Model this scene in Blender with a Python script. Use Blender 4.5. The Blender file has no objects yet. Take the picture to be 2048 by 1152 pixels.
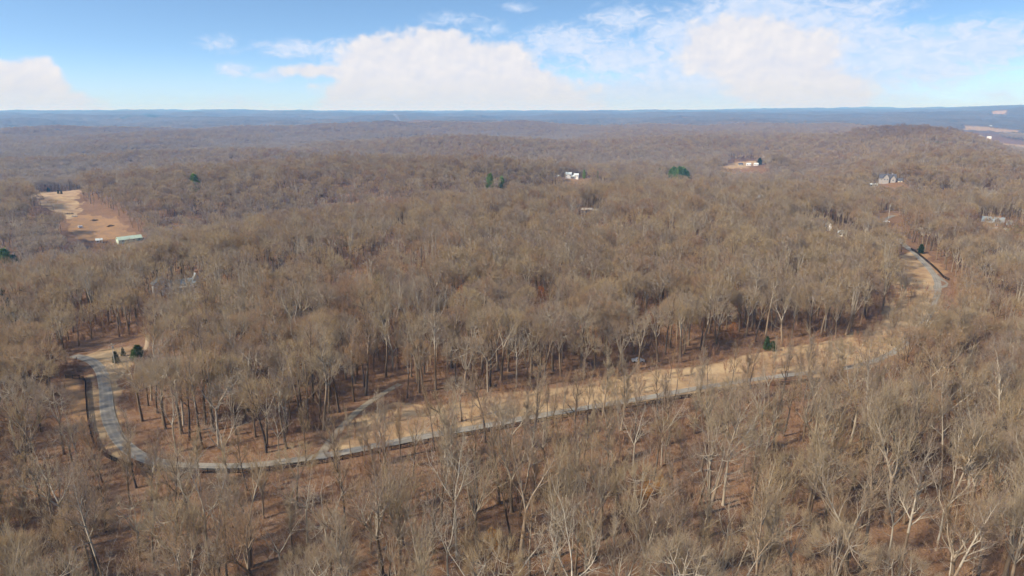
import bpy, math, random
import numpy as np
from mathutils import Vector, Matrix

PI = math.pi
R = math.radians
scene = bpy.context.scene
COL = scene.collection

# ------------------------------------------------------------------ camera
CAM_Z = 90.0
F = 1365.33                       # focal length in photo pixels (2048 wide), 24 mm on 36 mm
PITCH = math.atan((576 - 222) / F)
cam_d = bpy.data.cameras.new('camera')
cam_d.lens = 24.0
cam_d.sensor_width = 36.0
cam_d.clip_start = 0.5
cam_d.clip_end = 90000.0
cam = bpy.data.objects.new('camera', cam_d)
cam.location = (0, 0, CAM_Z)
cam.rotation_euler = (PI / 2 - PITCH, 0, 0)
COL.objects.link(cam)
scene.camera = cam

# ------------------------------------------------------------------ exposure / render
scene.view_settings.view_transform = 'Standard'
scene.view_settings.look = 'None'
scene.view_settings.gamma = 1.0
scene.view_settings.exposure = 0.7
scene.render.engine = 'CYCLES'
cy = scene.cycles
cy.max_bounces = 4
cy.diffuse_bounces = 2
cy.glossy_bounces = 1
cy.transmission_bounces = 1
cy.transparent_max_bounces = 8
cy.volume_bounces = 2
cy.use_denoising = True
cy.denoiser = 'OPENIMAGEDENOISE'
cy.caustics_reflective = False
cy.caustics_refractive = False
cy.use_adaptive_sampling = True
cy.adaptive_threshold = 0.02
scene.render.film_transparent = False

# ------------------------------------------------------------------ sun
SUN_EL = R(38)
SUN_AZ = math.atan2(-0.80, -0.42)          # clockwise from +Y
sdir = Vector((math.sin(SUN_AZ) * math.cos(SUN_EL), math.cos(SUN_AZ) * math.cos(SUN_EL), math.sin(SUN_EL)))
sun_d = bpy.data.lights.new('sun', 'SUN')
sun_d.energy = 4.2
sun_d.angle = R(5.0)
sun_d.color = (1.0, 0.90, 0.76)
sun = bpy.data.objects.new('sun', sun_d)
sun.rotation_euler = sdir.to_track_quat('Z', 'Y').to_euler()
sun.location = (0, 0, 300)
COL.objects.link(sun)


class NT:
    """small helper for node trees"""
    def __init__(self, tree):
        self.t = tree
        tree.nodes.clear()

    def n(self, kind, **kw):
        nd = self.t.nodes.new(kind)
        for k, v in kw.items():
            if k.startswith('i_'):
                key = k[2:]
                key = int(key) if key.isdigit() else key.replace('_', ' ')
                s = nd.inputs[key]
                if isinstance(v, bpy.types.NodeSocket):
                    self.t.links.new(v, s)
                else:
                    s.default_value = v
            else:
                setattr(nd, k, v)
        return nd

    def link(self, a, b):
        self.t.links.new(a, b)

    def m(self, op, a, b=None, c=None, clamp=False):
        nd = self.t.nodes.new('ShaderNodeMath')
        nd.operation = op
        nd.use_clamp = clamp
        for i, v in enumerate((a, b, c)):
            if v is None:
                continue
            if isinstance(v, bpy.types.NodeSocket):
                self.t.links.new(v, nd.inputs[i])
            else:
                nd.inputs[i].default_value = v
        return nd.outputs[0]

    def mix(self, f, a, b, blend='MIX'):
        nd = self.t.nodes.new('ShaderNodeMix')
        nd.data_type = 'RGBA'
        nd.blend_type = blend
        nd.clamp_factor = True
        for s, v in ((nd.inputs[0], f), (nd.inputs[6], a), (nd.inputs[7], b)):
            if isinstance(v, bpy.types.NodeSocket):
                self.t.links.new(v, s)
            elif isinstance(v, (int, float)):
                s.default_value = v
            else:
                s.default_value = (*v, 1.0)
        return nd.outputs[2]

    def ramp(self, f, stops, interp='LINEAR'):
        nd = self.t.nodes.new('ShaderNodeValToRGB')
        nd.color_ramp.interpolation = interp
        el = nd.color_ramp.elements
        while len(el) > 1:
            el.remove(el[-1])
        for i, (p, c) in enumerate(stops):
            e = el[0] if i == 0 else el.new(p)
            e.position = p
            e.color = (*c, 1.0) if not isinstance(c, (int, float)) else (c, c, c, 1.0)
        self.t.links.new(f, nd.inputs[0])
        return nd.outputs[0]

    def smooth(self, x, a, b):
        nd = self.t.nodes.new('ShaderNodeMapRange')
        nd.interpolation_type = 'SMOOTHSTEP'
        self.t.links.new(x, nd.inputs[0])
        nd.inputs[1].default_value = a
        nd.inputs[2].default_value = b
        return nd.outputs[0]


def pix_dir(px, py):
    X = (px - 1024) / F
    Y = -(py - 576) / F
    f = Vector((0, math.cos(PITCH), -math.sin(PITCH)))
    u = Vector((0, math.sin(PITCH), math.cos(PITCH)))
    return (f + Vector((X, 0, 0)) + u * Y).normalized()


# ------------------------------------------------------------------ sky with cumulus clouds
world = bpy.data.worlds.new('World')
scene.world = world
world.use_nodes = True
w = NT(world.node_tree)
tc = w.n('ShaderNodeTexCoord')
sep = w.n('ShaderNodeSeparateXYZ', i_0=tc.outputs['Generated'])
# the sky colour is looked up a little higher than the view direction: the air was clear low down
zc = w.m('MAXIMUM', sep.outputs[2], 0.0)
zz = w.m('ADD', w.m('MULTIPLY', w.m('POWER', zc, 0.85), 1.9), 0.05)
comb = w.n('ShaderNodeCombineXYZ', i_0=sep.outputs[0], i_1=sep.outputs[1], i_2=zz)
nrm = w.n('ShaderNodeVectorMath', operation='NORMALIZE', i_0=comb.outputs[0])
sky = w.n('ShaderNodeTexSky', sky_type='NISHITA', sun_disc=False, sun_elevation=SUN_EL,
          sun_rotation=SUN_AZ % (2 * PI), altitude=300.0, air_density=1.0, dust_density=0.6, ozone_density=2.0)
w.link(nrm.outputs[0], sky.inputs[0])
SKY_S = 0.15
hs = w.n('ShaderNodeHueSaturation', i_Hue=0.495, i_Saturation=1.05, i_Value=0.92, i_Color=sky.outputs[0])
# direction as azimuth / elevation in degrees
az = w.m('MULTIPLY', w.m('ARCTAN2', sep.outputs[0], sep.outputs[1]), 180 / PI)
el = w.m('MULTIPLY', w.m('ARCSINE', sep.outputs[2]), 180 / PI)
azel = w.n('ShaderNodeCombineXYZ', i_0=az, i_1=el, i_2=0.0).outputs[0]


def fbm(vec, scale, detail, rough=0.55, offset=(0, 0, 0), stretch=(1, 1, 1), dist=0.0):
    mp = w.n('ShaderNodeMapping', i_0=vec)
    mp.inputs['Location'].default_value = offset
    mp.inputs['Scale'].default_value = stretch
    nz = w.n('ShaderNodeTexNoise', i_0=mp.outputs[0])
    nz.inputs['Scale'].default_value = scale
    nz.inputs['Detail'].default_value = detail
    nz.inputs['Roughness'].default_value = rough
    nz.inputs['Distortion'].default_value = dist
    return nz.outputs[0]


# cumulus bodies: each lobe has its own place and size on the sky (azimuth/elevation)
CLOUDS = [  # px, py, rx, ry, weight, softness group (0 = firm cumulus, 1 = thin veil)
    (790, 170, 95, 80, 1.3, 0), (745, 110, 42, 34, .8, 0), (870, 125, 85, 52, 1.25, 0), (980, 150, 90, 52, 1.2, 0),
    (1060, 185, 62, 45, 1.15, 0), (720, 215, 70, 50, .9, 0), (930, 215, 230, 60, 1.3, 0), (640, 142, 85, 12, .62, 0),
    (70, 180, 62, 42, 1.2, 0), (10, 190, 60, 40, 1.2, 0), (110, 215, 90, 26, .85, 0),
    (1480, 95, 105, 50, 1.1, 0), (1560, 130, 110, 60, 1.05, 0), (1620, 190, 100, 50, .9, 0),
    (600, 98, 75, 14, .7, 1), (690, 110, 50, 24, .7, 1), (470, 140, 34, 12, .6, 1), (440, 86, 30, 12, .42, 1), (545, 150, 40, 9, .6, 1),
    (900, 38, 44, 10, .4, 1), (980, 60, 30, 14, .35, 1), (1035, 15, 24, 8, .45, 1), (480, 205, 60, 12, .35, 1),
    (1130, 85, 85, 28, .85, 1), (1245, 38, 60, 22, .65, 1), (1340, 70, 50, 36, .8, 1), (1250, 115, 120, 34, .8, 1), (1400, 145, 160, 60, .95, 1), (1300, 190, 240, 40, .85, 1),
    (1530, 15, 120, 34, .95, 1), (1640, 45, 110, 34, .8, 1), (1750, 15, 60, 20, .6, 1), (1790, 105, 170, 40, 1.0, 1),
    (1960, 92, 120, 36, 1.0, 1), (1860, 130, 120, 36, .85, 1), (1720, 75, 90, 30, .7, 1), (1450, 45, 90, 40, .8, 1), (1700, 140, 150, 50, .9, 1), (1560, 205, 260, 36, .8, 1), (1990, 190, 60, 24, .3, 1),
]
K = 180 / PI / F
fields = [None, None]
for px, py, rx, ry, wt, gp in CLOUDS:
    d = pix_dir(px, py)
    a0 = math.degrees(math.atan2(d.x, d.y))
    e0 = math.degrees(math.asin(d.z))
    ca = math.cos(R(a0)) ** 2
    sx = rx * K * max(ca, .7) * 1.35
    sy = ry * K * 1.35
    vm = w.n('ShaderNodeMapping', i_0=azel)
    vm.inputs['Location'].default_value = (-a0 / sx, -e0 / sy, 0)
    vm.inputs['Scale'].default_value = (1 / sx, 1 / sy, 1)
    ln = w.n('ShaderNodeVectorMath', operation='LENGTH', i_0=vm.outputs[0]).outputs['Value']
    b = w.m('MULTIPLY', w.m('SUBTRACT', 1.0, ln), wt)
    if fields[gp] is None:
        fields[gp] = b
    else:
        mx = w.n('ShaderNodeMath', operation='SMOOTH_MAX', i_0=fields[gp], i_1=b)
        mx.inputs[2].default_value = 0.18
        fields[gp] = mx.outputs[0]
n1_ = fbm(azel, 0.42, 2, .5, (3.1, 1.7, 0), (1, 1.3, 1))
n2_ = fbm(azel, 1.0, 6, .5, (7.3, 2.2, 0), (1, 1.15, 1), .25)
n2b = fbm(azel, 1.0, 4, .5, (7.3 + .30, 2.2 - .42, 0), (1, 1.15, 1), .25)
n3_ = fbm(azel, 0.8, 9, .62, (1, 9, 0), (1, 2.0, 1), .8)
puffy = w.m('ADD', w.m('MULTIPLY', w.m('SUBTRACT', n1_, .5), .7), w.m('MULTIPLY', w.m('SUBTRACT', n2_, .5), .55))
d0_ = w.m('ADD', fields[0], puffy)
d1_ = w.m('ADD', fields[1], w.m('MULTIPLY', w.m('SUBTRACT', n3_, .5), 1.1))
c0_ = w.m('MULTIPLY', w.smooth(d0_, 0.0, 0.36), .98)
c1_ = w.m('MULTIPLY', w.smooth(d1_, -0.10, 0.62), .86)
# relief: white where a puff faces up, lavender grey in the folds and low parts
rel = w.m('ADD', w.m('MULTIPLY', w.m('SUBTRACT', n2_, n2b), .6), 0.66)
rel = w.m('ADD', rel, w.m('MULTIPLY', w.m('SUBTRACT', n1_, .5), .6), clamp=True)
ccol = w.ramp(rel, [(0.0, (.36, .41, .52)), (.4, (.45, .47, .54)), (.72, (.53, .525, .55)), (1.0, (.60, .58, .58))])
veil = w.ramp(w.smooth(n3_, .3, .7), [(0.0, (.36, .46, .62)), (1.0, (.49, .53, .62))])
bg_sky = w.n('ShaderNodeVectorMath', operation='SCALE', i_0=hs.outputs[0])
bg_sky.inputs['Scale'].default_value = SKY_S
haze_f = w.m('MULTIPLY', w.m('POWER', w.m('SUBTRACT', 1.0, w.smooth(el, -0.5, 5.0)), 1.4), .85)
base_sky = w.mix(haze_f, bg_sky.outputs[0], (.36, .455, .53))
hz2 = w.m('MULTIPLY', w.m('SUBTRACT', 1.0, w.smooth(el, 0.0, 3.4)), .75)
ccol = w.mix(hz2, ccol, (.435, .455, .475))
veil = w.mix(hz2, veil, (.40, .45, .51))
low = w.smooth(el, -.4, 1.6)
final = w.mix(w.m('MULTIPLY', c1_, w.m('ADD', w.m('MULTIPLY', low, .4), .6)), base_sky, veil)
final = w.mix(w.m('MULTIPLY', c0_, w.m('ADD', w.m('MULTIPLY', low, .25), .75)), final, ccol)
bgn = w.n('ShaderNodeBackground', i_Color=final)
bgn.inputs['Strength'].default_value = 1.0
wo = w.n('ShaderNodeOutputWorld', i_Surface=bgn.outputs[0])

# ------------------------------------------------------------------ noise on the numpy side
def _hash(ix, iy, seed):
    h = (ix.astype(np.int64) * 374761393 + iy.astype(np.int64) * 668265263 + seed * 974711) & 0xffffffff
    h = ((h ^ (h >> 13)) * 1274126177) & 0xffffffff
    h = (h ^ (h >> 16)) & 0xffffffff
    return h / 4294967295.0


def vnoise(x, y, seed=0):
    x = np.asarray(x, float); y = np.asarray(y, float)
    ix = np.floor(x); iy = np.floor(y)
    fx = x - ix; fy = y - iy
    fx = fx * fx * fx * (fx * (fx * 6 - 15) + 10)
    fy = fy * fy * fy * (fy * (fy * 6 - 15) + 10)
    a = _hash(ix, iy, seed); b = _hash(ix + 1, iy, seed)
    c = _hash(ix, iy + 1, seed); d = _hash(ix + 1, iy + 1, seed)
    return (a + (b - a) * fx) * (1 - fy) + (c + (d - c) * fx) * fy - .5


def fnoise(x, y, seed=0, octs=4, gain=.5):
    s = 0; a = 1.0; f = 1.0
    for i in range(octs):
        ca, sa = math.cos(i * .7), math.sin(i * .7)
        s = s + a * vnoise((x * ca - y * sa) * f + 17.3 * i, (x * sa + y * ca) * f - 9.1 * i, seed + i * 7)
        a *= gain; f *= 2.03
    return s


# ------------------------------------------------------------------ terrain: heights surveyed along ten bearings
AZ_PX = np.array([-500, -100, 200, 450, 720, 1000, 1300, 1600, 1850, 2060, 2400], float)
AZ_T = np.degrees(np.arctan((AZ_PX - 1024) / (F * math.cos(PITCH))))
RAD = np.array([0, 260, 380, 470, 540, 620, 700, 780, 860, 950, 1080, 1250, 1500, 1850, 2250, 2800, 3600, 4600, 6500, 9000, 13000, 20000, 32000, 50000], float)
ZT = np.array([
    # -500  -100   200   450   720  1000  1300  1600  1850  2060  2400
    [-2,   -2,   -2,   -2,   -1,   -1,   -1,    0,    0,    0,    0],      # 0
    [0,     0,    0,    0,    0,    0,    0,    0,    0,    0,    0],      # 260
    [-7,   -6,   -4,    0,    1,    1,    1,    1,    0,   -1,   -2],      # 380
    [-16, -15, -13, -3, 2, 2, 3, 3, 1, 0, -2],      # 470
    [-30, -30, -28, -11, -1, 4, 5, 5, 3, 1, 0],      # 540
    [-40, -42, -42, -30, -20, 1, 5, 5, 3, 4, 4],      # 620
    [-40, -42, -42, -44, -44, -15, -2, 2, 2, 5, 4],      # 700
    [-30, -32, -32, -36, -46, -30, -26, -20, -10, -5, -6],      # 780
    [-18, -20, -20, -18, -20, -12, -34, -28, -16, -14, -14],      # 860
    [-12, -14, -14, -4, -2, -2, -26, -22, -14, -16, -16],      # 950
    [-10, -12, -12, -2, 2, -4, -32, -32, -8, -9, -10],      # 1080
    [-24, -28, -30, -26, -20, -18, -32, -28, 4, -5, -9],      # 1250
    [-48, -46, -46, -48, -50, -48, -36, -42, -16, -18, -20],      # 1500
    [-20, -18, -22, -20, -26, -36, -46, -36, -4, -52, -60],      # 1850
    [-24, -28, -40, -36, -18, -14, -28, -8, 20, -68, -74],      # 2250
    [-48, -46, -40, -46, -42, -42, -26, -28, -30, -70, -74],      # 2800
    [-22, -16, -36, -24, -20, -24, -40, -16, -50, -70, -74],      # 3600
    [-28, -40, -16, -38, -28, -16, -20, -4, -30, -64, -70],      # 4600
    [-6, -10, -16, -4, -8, -8, 0, 16, 10, -30, -40],      # 6500
    [22, 18, 26, 18, 26, 26, 34, 50, 50, 110, 122],      # 9000
    [44,   44,   58,   60,   50,   56,   62,   76,  104,  144,  146],      # 13000
    [66,   62,   80,   84,   74,   72,   78,  138,  146,  140,  130],      # 20000
    [50,   40,   60,   60,   50,   50,   50,   90,  100,   90,   90],      # 32000
    [40,   40,   40,   40,   40,   40,   40,   40,   40,   40,   40]], float)  # 50000


def _cubic_w(t):
    return (-.5 * t + t * t - .5 * t ** 3, 1 - 2.5 * t * t + 1.5 * t ** 3, .5 * t + 2 * t * t - 1.5 * t ** 3, -.5 * t * t + .5 * t ** 3)


KNOLLS = []
for px_, r_, z_, s_ in ((1160, 885, -36, 95), (1785, 850, -20, 95), (1485, 1310, -42, 110), (1143, 1000, -5, 48), (1185, 985, -12, 42),
                        (1783, 960, 7, 58), (1480, 1450, -12, 62), (1510, 1460, -12, 55), (1450, 1440, -16, 55)):
    a_ = math.atan((px_ - 1024) / (F * math.cos(PITCH)))
    KNOLLS.append((math.sin(a_) * r_, math.cos(a_) * r_, z_, s_))


def height(x, y):
    x = np.asarray(x, float); y = np.asarray(y, float)
    r = np.hypot(x, y)
    t = np.degrees(np.arctan2(x, np.maximum(y, 1e-6)))
    t = np.clip(np.where(y <= 0, np.sign(x) * 60, t), AZ_T[0], AZ_T[-1] - 1e-6)
    warp = 1 + .10 * vnoise(t / 6.0 + 40, r * 0 + 3.3, 91) * np.clip((r - 300) / 300, 0, 1)
    rr = np.clip(r * warp, 0, 49999)
    i = np.clip(np.searchsorted(RAD, rr, 'right') - 1, 0, len(RAD) - 2)
    fr = (rr - RAD[i]) / (RAD[i + 1] - RAD[i])
    j = np.clip(np.searchsorted(AZ_T, t, 'right') - 1, 0, len(AZ_T) - 2)
    fa = (t - AZ_T[j]) / (AZ_T[j + 1] - AZ_T[j])
    wr = _cubic_w(fr); wa = _cubic_w(fa)
    z = 0
    for a in range(4):
        ia = np.clip(i - 1 + a, 0, len(RAD) - 1)
        row = 0
        for b in range(4):
            jb = np.clip(j - 1 + b, 0, len(AZ_T) - 1)
            row = row + wa[b] * ZT[ia, jb]
        z = z + wr[a] * row
    near = np.clip((r - 330) / 500, 0, 1)
    mid = np.clip((r - 1100) / 1500, 0, 1)
    far = np.clip((r - 5000) / 6000, 0, 1)
    z = z + .9 * fnoise(x / 45, y / 45, 5, 3)
    z = z + near * 13 * fnoise(x / 300, y / 300, 11, 4)
    valley = np.clip((t - 26.5) / 6, 0, 1) * np.clip((r - 1900) / 400, 0, 1) * np.clip((6500 - r) / 1500, 0, 1)
    z = z + mid * (1 - valley * .95) * 50 * fnoise(x / 700, y / 850, 23, 4)
    z = z + far * 20 * fnoise(x / 2600, y / 2600, 37, 4)
    for kx, ky, kz, ks in KNOLLS:          # house sites and the hollows in front of them
        d2 = ((x - kx) ** 2 + (y - ky) ** 2) / (ks * ks)
        wk = np.exp(-np.minimum(d2, 40) ** 1.3)
        z = z * (1 - wk) + kz * wk
    return z


def ground_hit(px, py, rmax=16000):
    d = pix_dir(px, py)
    ts = np.geomspace(60, rmax, 5000)
    zz_ = CAM_Z + d.z * ts
    h = height(d.x * ts, d.y * ts)
    k = np.nonzero(zz_ < h)[0]
    if len(k) == 0:
        t = ts[-1]
    else:
        k = k[0]
        a, b = ts[max(k - 1, 0)], ts[k]
        for _ in range(24):
            m_ = .5 * (a + b)
            if CAM_Z + d.z * m_ < float(height(d.x * m_, d.y * m_)):
                b = m_
            else:
                a = m_
        t = .5 * (a + b)
    return Vector((d.x * t, d.y * t, float(height(d.x * t, d.y * t))))


def at_dist(px, dist):
    """ground point on the bearing of a photo column at a horizontal distance"""
    d = pix_dir(px, 300)
    s = dist / math.hypot(d.x, d.y)
    x, y = d.x * s, d.y * s
    return Vector((x, y, float(height(x, y))))


def G(pts):
    return np.array([[*ground_hit(px, py)][:2] for px, py in pts])


def seg_dist(P, x, y):
    d = np.full(x.shape, 1e9)
    for (ax, ay), (bx, by) in zip(P[:-1], P[1:]):
        vx, vy = bx - ax, by - ay
        L = vx * vx + vy * vy + 1e-9
        t = np.clip(((x - ax) * vx + (y - ay) * vy) / L, 0, 1)
        d = np.minimum(d, np.hypot(x - ax - t * vx, y - ay - t * vy))
    return d


def inside(P, x, y):
    c = np.zeros(x.shape, bool)
    n = len(P)
    for i in range(n):
        x1, y1 = P[i]; x2, y2 = P[(i + 1) % n]
        if y1 == y2:
            continue
        cond = ((y1 > y) != (y2 > y)) & (x < (x2 - x1) * (y - y1) / (y2 - y1) + x1)
        c ^= cond
    return c


def sdf(P, x, y):
    """signed distance, positive inside; coarse box reject first"""
    x = np.asarray(x, float); y = np.asarray(y, float)
    out = np.full(x.shape, -1e9)
    m0, m1 = P.min(0) - 40, P.max(0) + 40
    k = (x > m0[0]) & (x < m1[0]) & (y > m0[1]) & (y < m1[1])
    if k.any():
        xs, ys = x[k], y[k]
        d = seg_dist(np.vstack([P, P[:1]]), xs, ys)
        out[k] = np.where(inside(P, xs, ys), d, -d)
    return out


def catmull(P, step):
    P = np.asarray(P, float)
    Q = np.vstack([2 * P[0] - P[1], P, 2 * P[-1] - P[-2]])
    out = []
    for i in range(1, len(Q) - 2):
        n = max(1, int(np.linalg.norm(Q[i + 1] - Q[i]) / step))
        for k in range(n):
            wts = _cubic_w(k / n)
            out.append(sum(wts[a] * Q[i - 1 + a] for a in range(4)))
    out.append(P[-1])
    return np.array(out)


# road, drive, fences, fields (read off the photo, laid on the terrain)
ROAD = catmull(G([(146, 712), (182, 722), (203, 745), (211, 785), (215, 825), (228, 862), (250, 892), (285, 915), (340, 930),
                  (430, 934), (520, 931), (620, 917), (720, 899), (820, 879), (920, 861), (1020, 843), (1120, 825), (1220, 808), (1320, 791),
                  (1420, 773), (1520, 758), (1620, 746), (1710, 733), (1785, 706), (1830, 668), (1858, 630), (1871, 600), (1876, 575), (1869, 552),
                  (1852, 530), (1834, 511), (1806, 488), (1782, 466), (1768, 448), (1774, 437), (1788, 431)]), 2.5)
DRIVE = catmull(G([(640, 912), (672, 868), (705, 832), (740, 804), (772, 784), (800, 768)]), 2.5)
TRACK = catmull(G([(205, 742), (225, 728), (262, 712), (290, 698), (296, 670)]), 2.5)
APRON = G([(1872, 548), (1888, 560), (1897, 567), (1894, 574), (1882, 577), (1872, 590), (1866, 575)])
FENCE_A = catmull(G([(132, 757), (168, 761), (172, 790), (177, 845), (188, 888), (212, 914), (250, 931), (300, 940), (360, 945), (440, 947), (540, 942)]), 2.4)
FENCE_A = FENCE_A
FENCE_B = catmull(G([(540, 942), (640, 928), (740, 909), (840, 890), (940, 871), (1040, 852), (1140, 834), (1240, 818), (1340, 802), (1440, 786), (1540, 773), (1640, 763), (1730, 748)]), 2.4)
FENCE_C = catmull(G([(1822, 500), (1842, 514), (1860, 529), (1878, 546), (1888, 557), (1898, 561)]), 2.4)

STRIP = G([(660, 905), (700, 850), (740, 822), (790, 806), (850, 810), (930, 802), (985, 788), (1060, 782), (1150, 770), (1230, 756), (1330, 738), (1440, 724),
           (1520, 706), (1600, 690), (1680, 678), (1740, 654), (1768, 630), (1780, 590), (1792, 545), (1806, 505), (1830, 498), (1862, 530), (1884, 556),
           (1880, 600), (1862, 650), (1800, 712), (1720, 740), (1500, 768), (1200, 818), (900, 872)])
VERGE_R = G([(175, 712), (205, 700), (255, 696), (268, 720), (245, 760), (236, 800), (250, 860), (272, 905), (240, 890), (218, 840), (205, 760)])
VERGE_L = G([(176, 745), (195, 752), (204, 790), (208, 840), (232, 895), (262, 922), (225, 915), (190, 885), (178, 840), (172, 775)])
BARE_L = G([(130, 757), (168, 762), (176, 850), (150, 835), (134, 800)])
CLEAR_L = G([(165, 686), (205, 676), (270, 678), (285, 704), (215, 710), (170, 704)])
EAST_B = G([(1835, 500), (1868, 525), (1898, 552), (1905, 562), (1888, 560), (1850, 520)])
PAST_T = G([(28, 388), (90, 383), (165, 379), (158, 392), (80, 396)])
PAST_M = G([(70, 394), (158, 392), (158, 432), (170, 442), (150, 450), (120, 425), (85, 410)])
PAST_R = G([(135, 440), (175, 428), (230, 436), (258, 462), (270, 470), (205, 482), (160, 478), (142, 462)])
FIELD_N = G([(1435, 334), (1462, 326), (1500, 322), (1530, 326), (1500, 336), (1470, 340)])
FIELD_N2 = G([(1510, 312), (1570, 309), (1566, 316), (1520, 318)])
RED_HOUSE = G([(1105, 352), (1135, 355), (1165, 355), (1200, 364), (1206, 372), (1160, 368), (1120, 364)])
RED_ROAD = G([(1746, 431), (1765, 424), (1795, 424), (1796, 432), (1775, 434), (1760, 440), (1748, 436)])
TRACK_RED = G([(694, 560), (720, 544), (735, 534), (732, 552), (718, 563)])
LAWN = G([(1995, 449), (2030, 452), (2060, 458), (2060, 468), (2015, 463), (1998, 458)])
LAWN2 = G([(1735, 350), (1770, 349), (1770, 356), (1738, 358)])
YARD = G([(1960, 454), (2000, 456), (2010, 462), (1955, 460)])


def rect_at(px, d0, d1, wpx):
    """field in the valley: photo column span wpx at distances d0..d1"""
    a = [at_dist(px - wpx / 2, d0), at_dist(px + wpx / 2, d0), at_dist(px + wpx / 2, d1), at_dist(px - wpx / 2, d1)]
    return np.array([[p.x, p.y] for p in a])


VALLEY = [rect_at(1965, 2650, 2950, 80), rect_at(1955, 3050, 3500, 90), rect_at(2100, 3550, 4100, 320), rect_at(1975, 5000, 5500, 110),
          rect_at(2100, 2350, 2520, 170), rect_at(1905, 2350, 2480, 40)]
FAR_STRIPS = [rect_at(1320, 7200, 7700, 46), rect_at(1380, 6500, 6750, 40), rect_at(1470, 6200, 6450, 34), rect_at(1985, 7600, 8300, 26)]
GRASS = [STRIP, VERGE_R, VERGE_L, PAST_T, PAST_M, FIELD_N, FIELD_N2] + VALLEY + FAR_STRIPS
RED = [BARE_L, EAST_B, PAST_R, RED_HOUSE, RED_ROAD, TRACK_RED]
GREEN = [LAWN, LAWN2]
SLOPE = G([(60, 387), (165, 380), (160, 402), (245, 438), (280, 474), (150, 480), (125, 442), (66, 402)])
OPEN = [CLEAR_L, YARD, SLOPE]


def soft(d, wdt):
    return np.clip(d / wdt + .5, 0, 1)


def masks(x, y):
    x = np.asarray(x, float); y = np.asarray(y, float)
    wob = 3.0 * fnoise(x / 9, y / 9, 61, 3)
    rr = np.hypot(x, y)
    wob = wob * np.clip(rr / 250, .6, 6)
    def mk(L):
        m_ = np.zeros(x.shape)
        for P in L:
            m_ = np.maximum(m_, soft(sdf(P, x, y) + wob, 3.5))
        return m_
    return mk(GRASS), mk(RED), mk(GREEN)


def clear_dist(x, y):
    """how far a spot lies inside any open ground (positive = open)"""
    d = np.full(np.shape(x), -1e9)
    for P in GRASS + RED + GREEN + OPEN:
        d = np.maximum(d, sdf(P, x, y))
    for P, wd in ((ROAD, 5.0), (DRIVE, 3.4), (TRACK, 1.5)):
        m0, m1 = P.min(0) - 40, P.max(0) + 40
        k = (x > m0[0]) & (x < m1[0]) & (y > m0[1]) & (y < m1[1])
        if k.any():
            dd = np.full(np.shape(x), 1e9)
            dd[k] = seg_dist(P, x[k], y[k])
            d = np.maximum(d, wd - dd)
    return d


# ------------------------------------------------------------------ mesh helpers
def mesh_obj(name, verts, faces, mat=None, parent=None, smooth=False, mats=None, link=True):
    me = bpy.data.meshes.new(name)
    if isinstance(faces, np.ndarray):
        nf, k = faces.shape
        me.vertices.add(len(verts)); me.vertices.foreach_set('co', np.asarray(verts, np.float32).ravel())
        me.loops.add(nf * k); me.loops.foreach_set('vertex_index', faces.astype(np.int32).ravel())
        me.polygons.add(nf)
        me.polygons.foreach_set('loop_start', np.arange(0, nf * k, k, dtype=np.int32))
        me.polygons.foreach_set('loop_total', np.full(nf, k, np.int32))
        me.update(calc_edges=True)
    else:
        me.from_pydata([tuple(v) for v in verts], [], [tuple(f) for f in faces])
        me.update()
    if mat:
        me.materials.append(mat)
    if smooth:
        me.polygons.foreach_set('use_smooth', np.ones(len(me.polygons), bool))
    o = bpy.data.objects.new(name, me)
    if link:
        COL.objects.link(o)
    if parent:
        o.parent = parent
    return o


def tag(o, label=None, cat=None, group=None, kind=None):
    if label: o['label'] = label
    if cat: o['category'] = cat
    if group: o['group'] = group
    if kind: o['kind'] = kind
    return o


def empty(name, loc, rz=0.0, **kw):
    o = bpy.data.objects.new(name, None)
    o.location = loc
    o.rotation_euler = (0, 0, rz)
    o.empty_display_size = 1
    COL.objects.link(o)
    return tag(o, **kw)


# ------------------------------------------------------------------ materials
def material(name, rough=.9):
    m_ = bpy.data.materials.new(name)
    m_.use_nodes = True
    t = NT(m_.node_tree)
    bsdf = t.n('ShaderNodeBsdfPrincipled')
    bsdf.inputs['Roughness'].default_value = rough
    bsdf.inputs['Specular IOR Level'].default_value = .15
    out = t.n('ShaderNodeOutputMaterial', i_Surface=bsdf.outputs[0])
    return m_, t, bsdf


def flat_mat(name, col, rough=.85, var=.12, scale=1.5):
    m_, t, b = material(name, rough)
    g = t.n('ShaderNodeNewGeometry')
    nz = t.n('ShaderNodeTexNoise', i_0=g.outputs['Position'])
    nz.inputs['Scale'].default_value = scale
    nz.inputs['Detail'].default_value = 5
    c = t.mix(nz.outputs[0], [v * (1 - var) for v in col], [min(1, v * (1 + var)) for v in col])
    t.link(c, b.inputs['Base Color'])
    return m_


def tnoise(t, vec, scale, detail=4, rough=.55, stretch=None):
    if stretch:
        mp = t.n('ShaderNodeMapping', i_0=vec)
        mp.inputs['Scale'].default_value = stretch
        vec = mp.outputs[0]
    nz = t.n('ShaderNodeTexNoise', i_0=vec)
    nz.inputs['Scale'].default_value = scale
    nz.inputs['Detail'].default_value = detail
    nz.inputs['Roughness'].default_value = rough
    return nz.outputs[0]


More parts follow.
